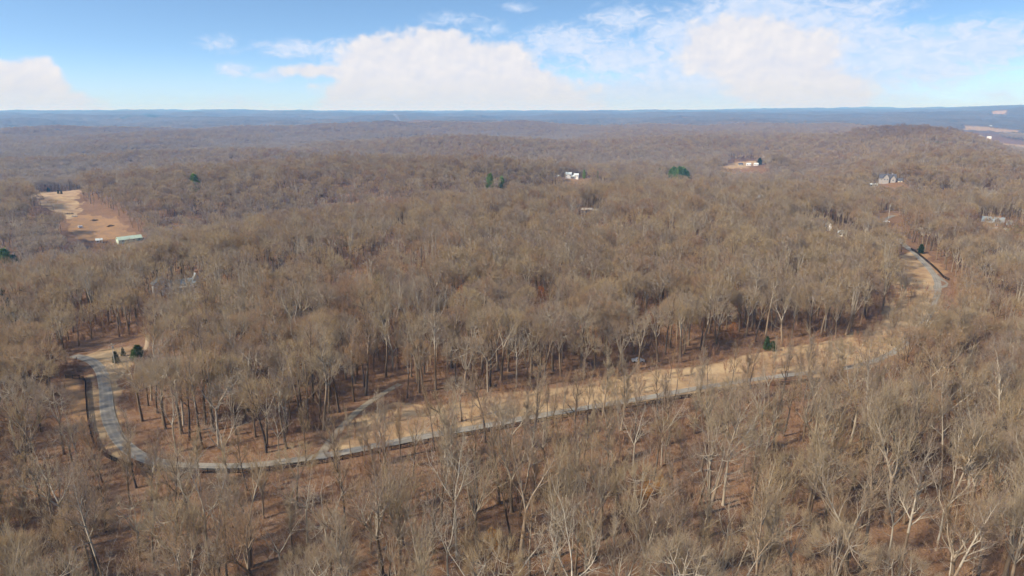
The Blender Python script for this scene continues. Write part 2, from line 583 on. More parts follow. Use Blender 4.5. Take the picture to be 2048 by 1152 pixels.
# ground: leaf litter, dry grass, red soil, lawn; far away the closed winter canopy
M_GROUND, t, b = material('ground')
g = t.n('ShaderNodeNewGeometry')
pos = g.outputs['Position']
n1 = tnoise(t, pos, .035, 5, .6)
n2 = tnoise(t, pos, .55, 6, .7)
n3 = tnoise(t, pos, 3.0, 4, .7)
litter = t.mix(t.smooth(n1, .35, .65), (.135, .066, .032), (.235, .128, .066))
litter = t.mix(t.smooth(n2, .38, .68), litter, (.255, .165, .105))
litter = t.mix(t.m('MULTIPLY', t.smooth(n3, .42, .70), .8), litter, (.075, .042, .026))
n4 = tnoise(t, pos, 1.3, 5, .75)
litter = t.mix(t.m('MULTIPLY', t.smooth(n4, .55, .72), .7), litter, (.36, .25, .165))
gn = tnoise(t, pos, .08, 5, .65)
gn2 = tnoise(t, pos, .9, 5, .7)
grass = t.mix(t.smooth(gn, .32, .66), (.30, .19, .10), (.46, .33, .185))
grass = t.mix(t.m('MULTIPLY', t.smooth(gn2, .45, .8), .5), grass, (.20, .125, .07))
red = t.mix(t.smooth(gn, .35, .65), (.34, .20, .095), (.26, .16, .085))
red = t.mix(t.m('MULTIPLY', t.smooth(gn2, .5, .8), .6), red, (.15, .08, .05))
green = t.mix(gn2, (.13, .16, .045), (.22, .24, .08))
gbig = tnoise(t, pos, .045, 4, .6, (1, 2.2, 1))
grass = t.mix(t.m('MULTIPLY', t.smooth(gbig, .48, .66), .65), grass, litter)
a_g = t.n('ShaderNodeAttribute', attribute_name='grass').outputs['Fac']
a_r = t.n('ShaderNodeAttribute', attribute_name='red').outputs['Fac']
a_l = t.n('ShaderNodeAttribute', attribute_name='lawn').outputs['Fac']
edge = t.m('MULTIPLY', t.m('SUBTRACT', gn2, .5), .9)
c = t.mix(t.smooth(t.m('ADD', a_g, edge), .3, .7), litter, grass)
c = t.mix(t.smooth(t.m('ADD', a_r, edge), .3, .7), c, red)
c = t.mix(t.smooth(a_l, .3, .7), c, green)
# beyond the individually built trees the sheet carries the crowns of the far wood
far = t.n('ShaderNodeAttribute', attribute_name='wood').outputs['Fac']
w1 = tnoise(t, pos, .0022, 6, .6)
w2 = tnoise(t, pos, .03, 6, .75, (1, .35, 1))
wood = t.mix(t.smooth(w1, .35, .65), (.115, .095, .078), (.155, .127, .10))
wood = t.mix(t.m('MULTIPLY', t.smooth(w2, .4, .7), .7), wood, (.07, .06, .052))
w3 = tnoise(t, pos, .0011, 5, .7)
wood = t.mix(t.m('MULTIPLY', t.smooth(w3, .62, .66), .75), wood, (.035, .06, .035))
c = t.mix(far, c, wood)
t.link(c, b.inputs['Base Color'])
bp = t.n('ShaderNodeBump', i_Strength=.6, i_Distance=.5, i_Height=n2)
t.link(bp.outputs[0], b.inputs['Normal'])


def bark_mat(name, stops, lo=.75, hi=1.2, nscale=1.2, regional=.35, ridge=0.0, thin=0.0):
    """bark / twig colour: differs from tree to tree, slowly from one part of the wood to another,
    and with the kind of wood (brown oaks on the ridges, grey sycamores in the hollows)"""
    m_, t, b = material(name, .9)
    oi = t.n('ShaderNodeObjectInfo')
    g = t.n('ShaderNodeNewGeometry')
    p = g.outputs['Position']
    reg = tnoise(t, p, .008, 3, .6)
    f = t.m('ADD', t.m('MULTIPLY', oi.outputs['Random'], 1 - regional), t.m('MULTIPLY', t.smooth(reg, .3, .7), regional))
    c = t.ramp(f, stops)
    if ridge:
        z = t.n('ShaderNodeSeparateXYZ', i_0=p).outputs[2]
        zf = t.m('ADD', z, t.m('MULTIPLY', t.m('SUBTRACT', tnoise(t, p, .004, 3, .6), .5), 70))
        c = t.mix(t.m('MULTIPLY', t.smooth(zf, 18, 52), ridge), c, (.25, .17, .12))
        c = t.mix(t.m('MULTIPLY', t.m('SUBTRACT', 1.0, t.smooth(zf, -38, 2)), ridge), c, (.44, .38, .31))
    nz = tnoise(t, p, nscale, 3, .6)
    v = t.m('ADD', t.m('MULTIPLY', nz, hi - lo), lo)
    sc = t.n('ShaderNodeVectorMath', operation='SCALE', i_0=c)
    t.link(v, sc.inputs['Scale'])
    t.link(sc.outputs[0], b.inputs['Base Color'])
    if thin:      # fine twigs: light reaches round them
        tr = t.n('ShaderNodeBsdfTranslucent', i_Color=sc.outputs[0])
        mx = t.n('ShaderNodeMixShader', i_0=thin, i_1=b.outputs[0], i_2=tr.outputs[0])
        out = [n_ for n_ in t.t.nodes if n_.type == 'OUTPUT_MATERIAL'][0]
        t.link(mx.outputs[0], out.inputs[0])
    return m_


M_TRUNK = bark_mat('bark_dark', [(0, (0.099, 0.068, 0.044)), (.5, (0.180, 0.132, 0.088)), (1, (0.297, 0.224, 0.150))])
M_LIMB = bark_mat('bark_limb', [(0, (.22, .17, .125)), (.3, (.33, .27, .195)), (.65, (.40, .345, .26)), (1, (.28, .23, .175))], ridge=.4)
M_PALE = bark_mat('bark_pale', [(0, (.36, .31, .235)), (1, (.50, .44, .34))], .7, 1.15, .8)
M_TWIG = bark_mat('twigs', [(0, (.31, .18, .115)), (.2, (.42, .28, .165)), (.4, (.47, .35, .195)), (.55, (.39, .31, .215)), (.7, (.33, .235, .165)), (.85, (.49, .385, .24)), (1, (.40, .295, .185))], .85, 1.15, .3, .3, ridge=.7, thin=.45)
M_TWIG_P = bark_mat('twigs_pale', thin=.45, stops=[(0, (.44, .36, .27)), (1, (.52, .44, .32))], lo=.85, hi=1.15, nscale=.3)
M_DARKT = bark_mat('bark_blackish', [(0, (.06, .048, .04)), (1, (.13, .105, .085))])

# ------------------------------------------------------------------ tree builder
def rot_about(d, ang, azm):
    """turn unit vectors d by ang away from themselves, around azimuth azm"""
    up = np.array([0, 0, 1.0])
    a = np.cross(d, up)
    n = np.linalg.norm(a)
    a = np.array([1.0, 0, 0]) if n < 1e-3 else a / n
    b_ = np.cross(d, a)
    side = a * math.cos(azm) + b_ * math.sin(azm)
    v = d * math.cos(ang) + side * math.sin(ang)
    return v / np.linalg.norm(v)


class Tree:
    def __init__(self, seed):
        self.rng = random.Random(seed)
        self.ch = {'trunk': [], 'limb': [], 'twig': []}

    def path(self, p, d, L, n, wander, trop):
        rg = self.rng
        pts = [np.array(p, float)]
        ds = []
        d = np.array(d, float)
        for i in range(n):
            d = d + np.array([rg.gauss(0, wander), rg.gauss(0, wander), rg.gauss(0, wander) + trop])
            d /= np.linalg.norm(d)
            pts.append(pts[-1] + d * (L / n))
            ds.append(d.copy())
        return pts, ds

    def grow(self, p, d, L, r, lvl, P):
        rg = self.rng
        last = lvl >= P['levels']
        if last:
            n = P.get('twig_seg', 2)
            pts, ds = self.path(p, d, L, n, .10, .12)
            self.ch['twig'].append((pts, [P['tw']] * n + [0.0], 1))
            return
        n = 4 if lvl <= 1 else 3
        pts, ds = self.path(p, d, L, n, (.10, .12, .16, .18)[min(lvl, 3)], P['trop'][min(lvl, 3)])
        tip = r * .28
        rad = [r + (tip - r) * (k / n) for k in range(n + 1)]
        part = 'limb' if lvl <= 2 else 'twig'
        sides = 4 if lvl <= 1 else 3
        if r < P['rmin']:
            self.ch['twig'].append((pts, [max(P['tw'], r) * 1.0] * n + [0.0], 1))
        else:
            self.ch[part].append((pts, rad, sides))
        nc = P['nc'][min(lvl, len(P['nc']) - 1)]
        nc = max(2, int(round(nc * rg.uniform(.8, 1.2))))
        a0 = rg.uniform(0, 6.28)
        for k in range(nc):
            t_ = P['t0'][min(lvl, len(P['t0']) - 1)]
            t_ = t_ + (1 - t_) * ((k + rg.random() * .8) / nc)
            t_ = min(t_, .999)
            i = int(t_ * n); f = t_ * n - i
            q = pts[i] * (1 - f) + pts[i + 1] * f
            ang = R(rg.uniform(*P['ang']))
            dd = rot_about(ds[i], ang, a0 + k * 2.4 + rg.gauss(0, .4))
            if dd[2] < -.15:
                dd[2] *= .2; dd /= np.linalg.norm(dd)
            cl = L * P['ratio'] * rg.uniform(.75, 1.2) * (1.15 - .55 * t_)
            rr = (r + (tip - r) * t_) * .62
            self.grow(q, dd, cl, rr, lvl + 1, P)
        # the leader carries on
        self.grow(pts[-1], ds[-1], L * P['ratio'] * .9, tip, lvl + 1, P)

    def arrays(self, part):
        V, Fc = [], []
        base = 0
        groups = {}
        for pts, rad, s in self.ch[part]:
            groups.setdefault((len(pts), s), []).append((pts, rad))
        for (n, s), L in groups.items():
            P = np.array([l[0] for l in L]); Rr = np.array([l[1] for l in L])
            m_ = len(L)
            D = np.zeros_like(P)
            D[:, :-1] = P[:, 1:] - P[:, :-1]
            D[:, -1] = D[:, -2]
            D[:, 1:-1] = P[:, 2:] - P[:, :-2]
            D /= np.linalg.norm(D, axis=2, keepdims=True) + 1e-9
            if s == 1:
                rv = np.random.RandomState(m_ + n).normal(size=(m_, 1, 3))
                S = np.cross(D, np.repeat(rv, n, 1))
                S /= np.linalg.norm(S, axis=2, keepdims=True) + 1e-9
                A = P - S * Rr[..., None]; B = P + S * Rr[..., None]
                vv = np.stack([A, B], 2).reshape(m_, n * 2, 3)
                # last pair collapses to a tip
                vv = np.concatenate([vv[:, :-2], P[:, -1:]], 1)
                k = n * 2 - 1
                fs = []
                for i in range(n - 2):
                    a, b_, c_, d_ = 2 * i, 2 * i + 1, 2 * i + 3, 2 * i + 2
                    fs += [(a, b_, c_), (a, c_, d_)]
                fs.append((2 * (n - 2), 2 * (n - 2) + 1, 2 * (n - 1)))
                fs = np.array(fs)
            else:
                ref = np.array([.31, .17, .93])
                X = np.cross(D, ref); X /= np.linalg.norm(X, axis=2, keepdims=True) + 1e-9
                Y = np.cross(D, X)
                ang = np.arange(s) * 2 * PI / s
                vv = P[:, :, None] + Rr[:, :, None, None] * (X[:, :, None] * np.cos(ang)[None, None, :, None] + Y[:, :, None] * np.sin(ang)[None, None, :, None])
                vv = vv.reshape(m_, n * s, 3)
                k = n * s
                fs = []
                for i in range(n - 1):
                    for j in range(s):
                        a = i * s + j; b_ = i * s + (j + 1) % s
                        fs += [(a, b_, b_ + s), (a, b_ + s, a + s)]
                fs = np.array(fs)
            V.append(vv.reshape(-1, 3))
            off = base + np.arange(m_) * k
            Fc.append((fs[None] + off[:, None, None]).reshape(-1, 3))
            base += m_ * k
        if not V:
            return np.zeros((0, 3)), np.zeros((0, 3), int)
        return np.vstack(V), np.vstack(Fc)


def make_tree(seed, H, habit, P, lean=0.0):
    T = Tree(seed)
    rg = T.rng
    r0 = P.get('r0', .020) * H
    if habit == 'fork':
        Ht = H * rg.uniform(.38, .5)
        d0 = np.array([lean, rg.uniform(-.04, .04), 1.0]); d0 /= np.linalg.norm(d0)
        pts, ds = T.path((0, 0, -.6), d0, Ht + .6, 6, .025, .01)
        rad = [r0 * (1.5 if k == 0 else 1 - .07 * k) for k in range(7)]
        T.ch['trunk'].append((pts, rad, 7))
        k_ = rg.choice([2, 3, 3, 4]) if 'forks' not in P else P['forks']
        a0 = rg.uniform(0, 6.28)
        for k in range(k_):
            a = R(rg.uniform(*P['spread']))
            dd = rot_about(ds[-1], a, a0 + k * 2 * PI / k_ + rg.gauss(0, .25))
            T.grow(pts[-1] - ds[-1] * rg.uniform(0, .06) * H, dd, (H - Ht) * rg.uniform(.62, .8), r0 * .52, 1, P)
        for k in range(2):
            dd = rot_about(ds[-1], R(rg.uniform(50, 75)), rg.uniform(0, 6.28))
            T.grow(pts[rg.choice([3, 4, 5])], dd, H * rg.uniform(.12, .2), r0 * .22, 2, P)
    else:
        d0 = np.array([lean, rg.uniform(-.04, .04), 1.0]); d0 /= np.linalg.norm(d0)
        Ht = H * .80
        n = 9
        pts, ds = T.path((0, 0, -.6), d0, Ht + .6, n, .035, .02)
        rad = [r0 * (1.4 if k == 0 else 1 - .085 * k) for k in range(n + 1)]
        T.ch['trunk'].append((pts[:6], rad[:6], 7))
        T.ch['limb'].append((pts[5:], rad[5:], 5))
        s0 = P.get('start', .45)
        nl = P.get('limbs', 10)
        a0 = rg.uniform(0, 6.28)
        for k in range(nl):
            t_ = s0 + (1 - s0) * (k + rg.random() * .6) / nl
            t_ = min(t_, .995)
            i = int(t_ * n); f = t_ * n - i
            q = pts[i] * (1 - f) + pts[i + 1] * f
            a = R(rg.uniform(*P['spread'])) * (1.25 - .45 * t_)
            dd = rot_about(ds[i], a, a0 + k * 2.4 + rg.gauss(0, .3))
            T.grow(q, dd, H * P.get('limb', .30) * (1.35 - .75 * t_) * rg.uniform(.8, 1.15), r0 * .42 * (1.25 - .6 * t_), 1, P)
        T.grow(pts[-1], ds[-1], H * .2, rad[-1], 1, P)
    return T


def dome_tree(seed, H, a, zc, c, K1, K2, NT_, ntw, tw, tl, lod=0, r0=.017, droop=0.0, lean=0.0):
    """round-headed tree: limbs rise from a fork and divide until they reach a lobed dome, which carries sprays of twigs"""
    T = Tree(seed)
    rg = T.rng
    R0 = r0 * H
    zf = H * rg.uniform(.34, .46)
    d0 = np.array([lean, rg.uniform(-.04, .04), 1.0]); d0 /= np.linalg.norm(d0)
    pts, ds = T.path((0, 0, -.6), d0, zf + .6, 5, .02, .01)
    T.ch['trunk'].append((pts, [R0 * (1.45 if k == 0 else 1 - .07 * k) for k in range(6)], 7 if lod < 2 else 4))
    F0 = pts[-1]
    ctr = np.array([F0[0] + lean * 3, F0[1], H * zc])
    lob = [(rg.uniform(0, 6.28), rg.uniform(-.2, 1), rg.uniform(.12, .26)) for _ in range(5)]

    def surf(u, az, f):
        st = math.sqrt(max(0, 1 - u * u))
        v = np.array([math.cos(az) * st, math.sin(az) * st, u])
        m_ = 1.0
        for la, lu, ls in lob:
            ls_ = math.sqrt(1 - min(.99, lu * lu))
            w_ = v @ np.array([math.cos(la) * ls_, math.sin(la) * ls_, lu])
            m_ += ls * (max(0, w_) ** 6) - .06
        return ctr + v * np.array([a * H, a * H, c * H]) * m_ * f, v
    def fib(n, f, umin=-.35):
        out = []
        for k in range(n):
            u = umin + (1 - umin) * ((k + .5) / n)
            out.append(surf(min(.999, max(-.99, u + rg.gauss(0, .05))), k * 2.39996 + rg.gauss(0, .18) + seed, f * rg.uniform(.9, 1.08)))
        return out
    n1 = fib(K1, .42, .0)
    n2 = fib(K2, .72, -.2)
    n3 = fib(NT_, .93, -.35)
    n2 = [q for q in n2 if rg.random() > .10]

    def curve(p, q, r, r2, n, part, sides, sag=.12):
        p = np.array(p); q = np.array(q)
        L = np.linalg.norm(q - p)
        out = []
        for k in range(n + 1):
            t_ = k / n
            m_ = p * (1 - t_) + q * t_
            m_ = m_ + np.array([rg.gauss(0, .03) * L, rg.gauss(0, .03) * L, -sag * L * math.sin(PI * t_)]) * (0 < k < n)
            out.append(m_)
        T.ch[part].append((out, [r + (r2 - r) * k / n for k in range(n + 1)], sides))
        return out
    ls = 4 if lod < 2 else 3
    near = lambda p, L: min(range(len(L)), key=lambda k: np.linalg.norm((L[k][0] - p) * np.array([1, 1, .7])))
    use2 = {}
    for i_, (p, v) in enumerate(n1):
        curve(F0, p, R0 * .34, R0 * .19, 3, 'limb', ls, .10)
    for i_, (p, v) in enumerate(n2):
        k = near(p, n1)
        curve(n1[k][0], p, R0 * .20, R0 * .09, 3 if lod < 2 else 2, 'limb', ls if lod < 2 else 3, .08)
    for i_, (p, v) in enumerate(n3):
        k = near(p, n2)
        base = n2[k][0]
        if np.linalg.norm(base - p) > .34 * H * max(a, c) * 2:
            continue
        if lod < 3:
            cv = curve(base, p, R0 * .08, max(tw, .015), 2, 'limb' if lod < 1 else 'twig', 3, .05)
        else:
            cv = [base, (base + p) / 2, p]
        up = v * .75 + np.array([0, 0, .65]); up /= np.linalg.norm(up)
        for q in range(ntw):
            t_ = rg.random() ** .6
            s_ = cv[0] * (1 - t_) + cv[-1] * t_ if t_ < .5 else cv[1] * (2 - 2 * t_) + cv[2] * (2 * t_ - 1)
            dd = rot_about(up, R(abs(rg.gauss(0, 27))), rg.uniform(0, 6.28))
            L = tl * H * rg.uniform(.55, 1.25)
            if lod < 1:
                pts_, ds_ = T.path(s_, dd, L, 2, .08, .08)
                T.ch['twig'].append((pts_, [tw, tw * .8, 0], 1))
                for _ in range(2):
                    d2 = rot_about(ds_[0], R(rg.uniform(18, 40)), rg.uniform(0, 6.28))
                    T.ch['twig'].append(([pts_[1], pts_[1] + d2 * L * .55], [tw * .8, 0], 1))
            else:
                T.ch['twig'].append(([s_, s_ + dd * L], [tw, 0], 1))
    # a few dead or low limbs on the bole
    for k in range(3):
        q = pts[rg.choice([3, 4])]
        dd = rot_about(ds[-1], R(rg.uniform(50, 80)), rg.uniform(0, 6.28))
        T.ch['limb'].append(([q, q + dd * H * .06, q + dd * H * .11 + np.array([0, 0, .02 * H])], [R0 * .12, R0 * .08, R0 * .02], 3))
    return T


DOME = {  # key: a, zc, c
    'vase': (.27, .68, .30), 'broad': (.36, .66, .30), 'oak': (.40, .64, .30), 'brush': (.33, .66, .32), 'twin': (.25, .70, .27), 'lean': (.30, .68, .28),
    'young': (.26, .62, .33), 'column': (.19, .64, .34), 'tall': (.20, .78, .20), 'dark': (.26, .72, .25)}
DL = {0: (6, 28, 150, 11, .0125, .085), 1: (6, 24, 130, 10, .027, .085), 2: (5, 15, 72, 9, .060, .10), 3: (4, 9, 30, 8, .17, .13)}


def dome_by_key(seed, key, H, lod, lean=0.0):
    a, zc, c = DOME[key]
    K1, K2, N3, ntw, tw, tl = DL[lod]
    if key in ('tall', 'column', 'young', 'dark'):
        N3 = int(N3 * .6); ntw = max(5, int(ntw * .85)); K2 = int(K2 * .7)
    return dome_tree(seed, H, a, zc, c, K1, K2, N3, ntw, tw, tl, lod, lean=lean, r0=.017 if key != 'oak' else .022)


BASE_P = dict(levels=4, tw=.014, nc=[8, 8, 6, 6], t0=[.2, .22, .2, .15], ang=(18, 42), ratio=.56, trop=[.02, .12, .15, .14], rmin=.012,
              spread=(18, 38))


def prm(**kw):
    p = dict(BASE_P); p.update(kw); return p


def tree_meshes(T, name, mats):
    """returns (trunk mesh, crown mesh): the crown mesh holds limbs and twigs"""
    v, f = T.arrays('trunk')
    tr = mesh_obj(name + '_trunk', v, f, mats[0], smooth=True, link=False)
    v1, f1 = T.arrays('limb')
    v2, f2 = T.arrays('twig')
    V = np.vstack([v1, v2]); Fa = np.vstack([f1, f2 + len(v1)])
    cr = mesh_obj(name + '_crown', V, Fa, mats[1], link=False)
    cr.data.materials.append(mats[2])
    cr.data.polygons.foreach_set('material_index', np.concatenate([np.zeros(len(f1), np.int32), np.ones(len(f2), np.int32)]))
    return tr.data, cr.data


def tree_single(T, name, mats):
    v0, f0 = T.arrays('trunk'); v1, f1 = T.arrays('limb'); v2, f2 = T.arrays('twig')
    V = np.vstack([v0, v1, v2]); Fa = np.vstack([f0, f1 + len(v0), f2 + len(v0) + len(v1)])
    o = mesh_obj(name, V, Fa, mats[0], link=False)
    o.data.materials.append(mats[1]); o.data.materials.append(mats[2])
    o.data.polygons.foreach_set('material_index', np.concatenate([np.zeros(len(f0), np.int32), np.ones(len(f1), np.int32), np.full(len(f2), 2, np.int32)]))
    return o


BARK = (M_TRUNK, M_LIMB, M_TWIG)
PALE = (M_PALE, M_PALE, M_TWIG_P)
DARK = (M_DARKT, M_TRUNK, M_TWIG)

# ---- near kinds: name, description, builder parameters
KINDS = [
    ('vase', 'grey-brown upswept brushy tree', 21, 'fork', prm(forks=4, spread=(16, 32)), BARK),
    ('broad', 'tan tree with broad rounded crown', 18, 'lead', prm(start=.38, limbs=10, limb=.34, spread=(40, 62)), BARK),
    ('tall', 'tall slim-trunked high-crowned tree', 24, 'lead', prm(start=.6, limbs=8, limb=.2, spread=(28, 50), r0=.013), BARK),
    ('pale', 'pale-limbed tree with wide forked crown', 21, 'fork', prm(forks=3, spread=(26, 42), nc=[8, 6, 5, 5], ang=(28, 60), r0=.013), (M_LIMB, M_PALE, M_TWIG_P)),
    ('twin', 'tall two-stemmed tree', 21, 'fork', prm(forks=2, spread=(14, 26)), BARK),
    ('oak', 'grey tree with crooked spreading limbs', 18, 'lead', prm(start=.32, limbs=9, limb=.40, spread=(45, 70), ang=(35, 70), r0=.026), BARK),
    ('brush', 'straw-tan tree with dense twiggy fan', 19, 'fork', prm(forks=5, spread=(20, 44), nc=[9, 8, 7, 6]), BARK),
    ('dark', 'dark-trunked tree with thin open crown', 22, 'lead', prm(start=.5, limbs=8, limb=.24, spread=(30, 55), nc=[8, 6, 5, 5], r0=.015), DARK),
    ('lean', 'leaning tree with one-sided limbs', 20, 'fork', prm(forks=3, spread=(20, 40)), BARK),
    ('white', 'bleached white-limbed tree with sparse twigs', 20, 'fork', prm(forks=3, spread=(24, 44), nc=[6, 5, 4, 4], ang=(30, 62), r0=.0105), PALE),
    ('column', 'narrow column-crowned brown tree', 20, 'lead', prm(start=.35, limbs=14, limb=.17, spread=(25, 42), r0=.014), BARK),
    ('young', 'small young tree with thin wispy crown', 13, 'lead', prm(start=.3, limbs=9, limb=.26, spread=(25, 45), nc=[6, 5, 5, 5], r0=.012), BARK),
]
NEAR = []
for i, (key, desc, H, habit, P, mats) in enumerate(KINDS):
    var = []
    for v_ in range(2):
        sd = 100 + i + 37 * v_
        T = dome_by_key(sd, key, H, 0) if key in ('broad', 'brush', 'oak') else make_tree(sd, H, habit, P, .16 if key == 'lean' else 0)
        var.append(tree_meshes(T, 'bare_tree_' + key, mats))
    NEAR.append((key, desc, H, var))

lib = bpy.data.collections.new('tree_patterns')


def add_lib(o, idx):
    o.name = 'woodland_pattern_%03d' % idx
    lib.objects.link(o)


LIBN = 0
LOD = {}
# 0: same as the near ones; 1: 260-650 m; 2: 650-1500 m; 3: beyond
def lod_params(P, lod):
    p = dict(P)
    if lod == 1:
        p['nc'] = [max(3, int(k * .9)) for k in P['nc']]; p['tw'] = .024; p['rmin'] = .03; p['twig_seg'] = 1
    elif lod == 2:
        p['levels'] = 3; p['nc'] = [9, 8, 8]; p['tw'] = .065; p['rmin'] = .06; p['twig_seg'] = 1; p['ratio'] = .62
    else:
        p['levels'] = 2; p['nc'] = [10, 12, 8]; p['tw'] = .22; p['rmin'] = .12; p['twig_seg'] = 1; p['ratio'] = .62
    return p


for lod in (0, 1, 2, 3, 0, 1):
    again = lod in LOD
    if again:
        LOD[lod + 10] = []
    else:
        LOD[lod] = []
    key_l = lod + 10 if again else lod
    for i, (key, desc, H, habit, P, mats) in enumerate(KINDS):
        ln_ = .16 if key == 'lean' else 0
        if lod == 0 and key not in ('broad', 'brush', 'oak', 'vase'):
            T = make_tree(300 + i + 61 * again, H, habit, P, ln_)
        elif key in DOME:
            T = dome_by_key(500 + 50 * lod + i + 400 * again, key, H, lod, ln_)
        else:
            T = make_tree(500 + 50 * lod + i + 400 * again, H, habit, lod_params(P, lod), ln_)
        add_lib(tree_single(T, 'tmp', mats), LIBN)
        LOD[key_l].append(LIBN)
        LIBN += 1

# low growth: saplings and brush under the trees
M_BRUSH = bark_mat('brush_twigs', [(0, (.22, .115, .065)), (.5, (.30, .175, .105)), (1, (.36, .25, .15))], .85, 1.15, .5)
for i in range(3):
    T = Tree(900 + i)
    P = prm(levels=3, tw=.02, nc=[6, 6, 5], rmin=.03, spread=(10, 40))
    for k in range(5):
        a = T.rng.uniform(0, 6.28)
        T.grow(np.array([math.cos(a) * .5, math.sin(a) * .5, -.2]), np.array([math.cos(a) * .35, math.sin(a) * .35, 1.0]) / 1.06, T.rng.uniform(1.6, 3.2), .03, 1, P)
    add_lib(tree_single(T, 'tmp', (M_BRUSH, M_BRUSH, M_BRUSH)), LIBN)
    LIBN += 1
BRUSH_IDX = [LIBN - 3, LIBN - 2, LIBN - 1]

# ------------------------------------------------------------------ ground sheet
ang = np.concatenate([np.linspace(-180, -52, 60, endpoint=False), np.linspace(-52, 52, 900), np.linspace(52, 180, 60)[1:]])
rad = np.concatenate([[1.0], np.geomspace(20, 95, 12), np.geomspace(97, 700, 330), np.geomspace(704, 46000, 420)])
A, Rg = np.meshgrid(np.radians(ang), rad)
gx, gy = np.sin(A) * Rg, np.cos(A) * Rg
gz = height(gx, gy)
WOOD0, WOOD1 = 4300.0, 5200.0
wood = np.clip((Rg - WOOD0) / (WOOD1 - WOOD0), 0, 1)
mg, mr, ml = masks(gx.ravel(), gy.ravel())
gm = (np.maximum(mg, np.maximum(mr, ml))).reshape(gx.shape)
wood = wood * (1 - gm)
crown = np.clip((Rg - WOOD0) / 300, 0, 1) * (1 - gm)
gz = gz + crown * (11 + 7 * fnoise(gx / 16, gy / 30, 71, 2) + 8 * fnoise(gx / 90, gy / 160, 77, 3))
nr, na = gx.shape
verts = np.stack([gx, gy, gz], -1).reshape(-1, 3)
i0 = (np.arange(nr - 1)[:, None] * na + np.arange(na - 1)[None]).ravel()
faces = np.stack([i0, i0 + na, i0 + na + 1, i0 + 1], 1)
ground = mesh_obj('ground', verts, faces, M_GROUND, smooth=True)
for nm, arr in (('grass', mg), ('red', mr), ('lawn', ml), ('wood', wood.ravel())):
    at = ground.data.attributes.new(nm, 'FLOAT', 'POINT')
    at.data.foreach_set('value', arr.astype(np.float32))
tag(ground, label='rolling ground of brown leaf litter and dry grass', kind='structure')
N_SPECIAL = 0
# ------------------------------------------------------------------ road, drive, track, apron
def road_mat(name, c1, c2, cedge):
    m_, t, b = material(name)
    g = t.n('ShaderNodeNewGeometry')
    p = g.outputs['Position']
    n1 = tnoise(t, p, .25, 5, .6); n2 = tnoise(t, p, 3.0, 4, .7)
    ac = t.n('ShaderNodeAttribute', attribute_name='across').outputs['Fac']
    c = t.mix(t.smooth(n1, .3, .7), c1, c2)
    wheel = t.m('ABSOLUTE', t.m('SUBTRACT', t.m('ABSOLUTE', ac), .42))
    c = t.mix(t.m('MULTIPLY', t.m('SUBTRACT', 1.0, t.smooth(wheel, .0, .28)), .35), c, [v * 1.35 for v in c2])
    c = t.mix(t.m('MULTIPLY', t.smooth(n2, .4, .8), .35), c, [v * .6 for v in c1])
    e = t.m('ADD', t.m('ABSOLUTE', ac), t.m('MULTIPLY', t.m('SUBTRACT', n1, .5), .5))
    c = t.mix(t.m('MULTIPLY', t.smooth(e, .8, 1.1), .8), c, cedge)
    t.link(c, b.inputs['Base Color'])
    return m_


M_ROAD = road_mat('gravel_road', (.20, .178, .145), (.275, .25, .205), (.40, .35, .26))
M_TRACK = road_mat('dirt_track', (.36, .26, .16), (.44, .33, .21), (.30, .20, .12))


def ribbon(name, P, wd, mat, lift, label, tips=True):
    T_ = np.gradient(P, axis=0); T_ /= np.linalg.norm(T_, axis=1, keepdims=True)
    Nn = np.stack([-T_[:, 1], T_[:, 0]], 1)
    us = np.linspace(-1, 1, 7)
    ww = (wd if np.ndim(wd) else np.full(len(P), wd)) * .5 * (1 + .10 * vnoise(np.arange(len(P)) / 4.0, np.zeros(len(P)), 8))
    pts_ = P[:, None] + Nn[:, None] * us[None, :, None] * ww[:, None, None]
    z = height(pts_[..., 0], pts_[..., 1])
    zc_ = z.mean(1, keepdims=True)
    z = np.maximum(z, zc_) * .5 + zc_ * .5 + lift
    V = np.concatenate([pts_, z[..., None]], -1).reshape(-1, 3)
    k = len(us)
    i0 = (np.arange(len(P) - 1)[:, None] * k + np.arange(k - 1)[None]).ravel()
    o = mesh_obj(name, V, np.stack([i0, i0 + 1, i0 + k + 1, i0 + k], 1), mat, smooth=True)
    at = o.data.attributes.new('across', 'FLOAT', 'POINT')
    at.data.foreach_set('value', np.tile(us, len(P)).astype(np.float32))
    return tag(o, label=label, kind='structure')


s_ = np.linspace(0, 1, len(ROAD))
ribbon('road', ROAD, np.interp(s_, [0, .12, .2, .3, .6, .75, 1], [3.7, 3.7, 3.5, 3.0, 2.8, 3.6, 3.8]), M_ROAD, .16, 'grey gravel lane curving along the fence')
M_DRIVE = road_mat('faint_drive', (.22, .18, .125), (.29, .24, .17), (.26, .19, .11))
ribbon('path', DRIVE, 2.4, M_DRIVE, .10, 'faint greyish drive branching off into the wood')
ribbon('path', TRACK, 1.6, M_TRACK, .06, 'narrow dirt track beside the utility pole')
av = [(p[0], p[1], float(height(p[0], p[1])) + .12) for p in APRON]
ap = mesh_obj('pavement', av, [tuple(range(len(av)))], M_ROAD)
tag(ap, label='grey gravel turning spot beside the bend', kind='structure')

# ------------------------------------------------------------------ board fences
M_FENCE = flat_mat('fence_boards', (.020, .015, .012), .7, .3, 2.0)


def box_verts(c, ax, ay, az_):
    c = np.array(c, float); ax, ay, az_ = map(np.array, (ax, ay, az_))
    return [c + sx * ax + sy * ay + sz * az_ for sz in (-1, 1) for sx, sy in ((-1, -1), (1, -1), (1, 1), (-1, 1))]


BOXF = [(3, 2, 1, 0), (4, 5, 6, 7), (0, 1, 5, 4), (1, 2, 6, 5), (2, 3, 7, 6), (3, 0, 4, 7)]


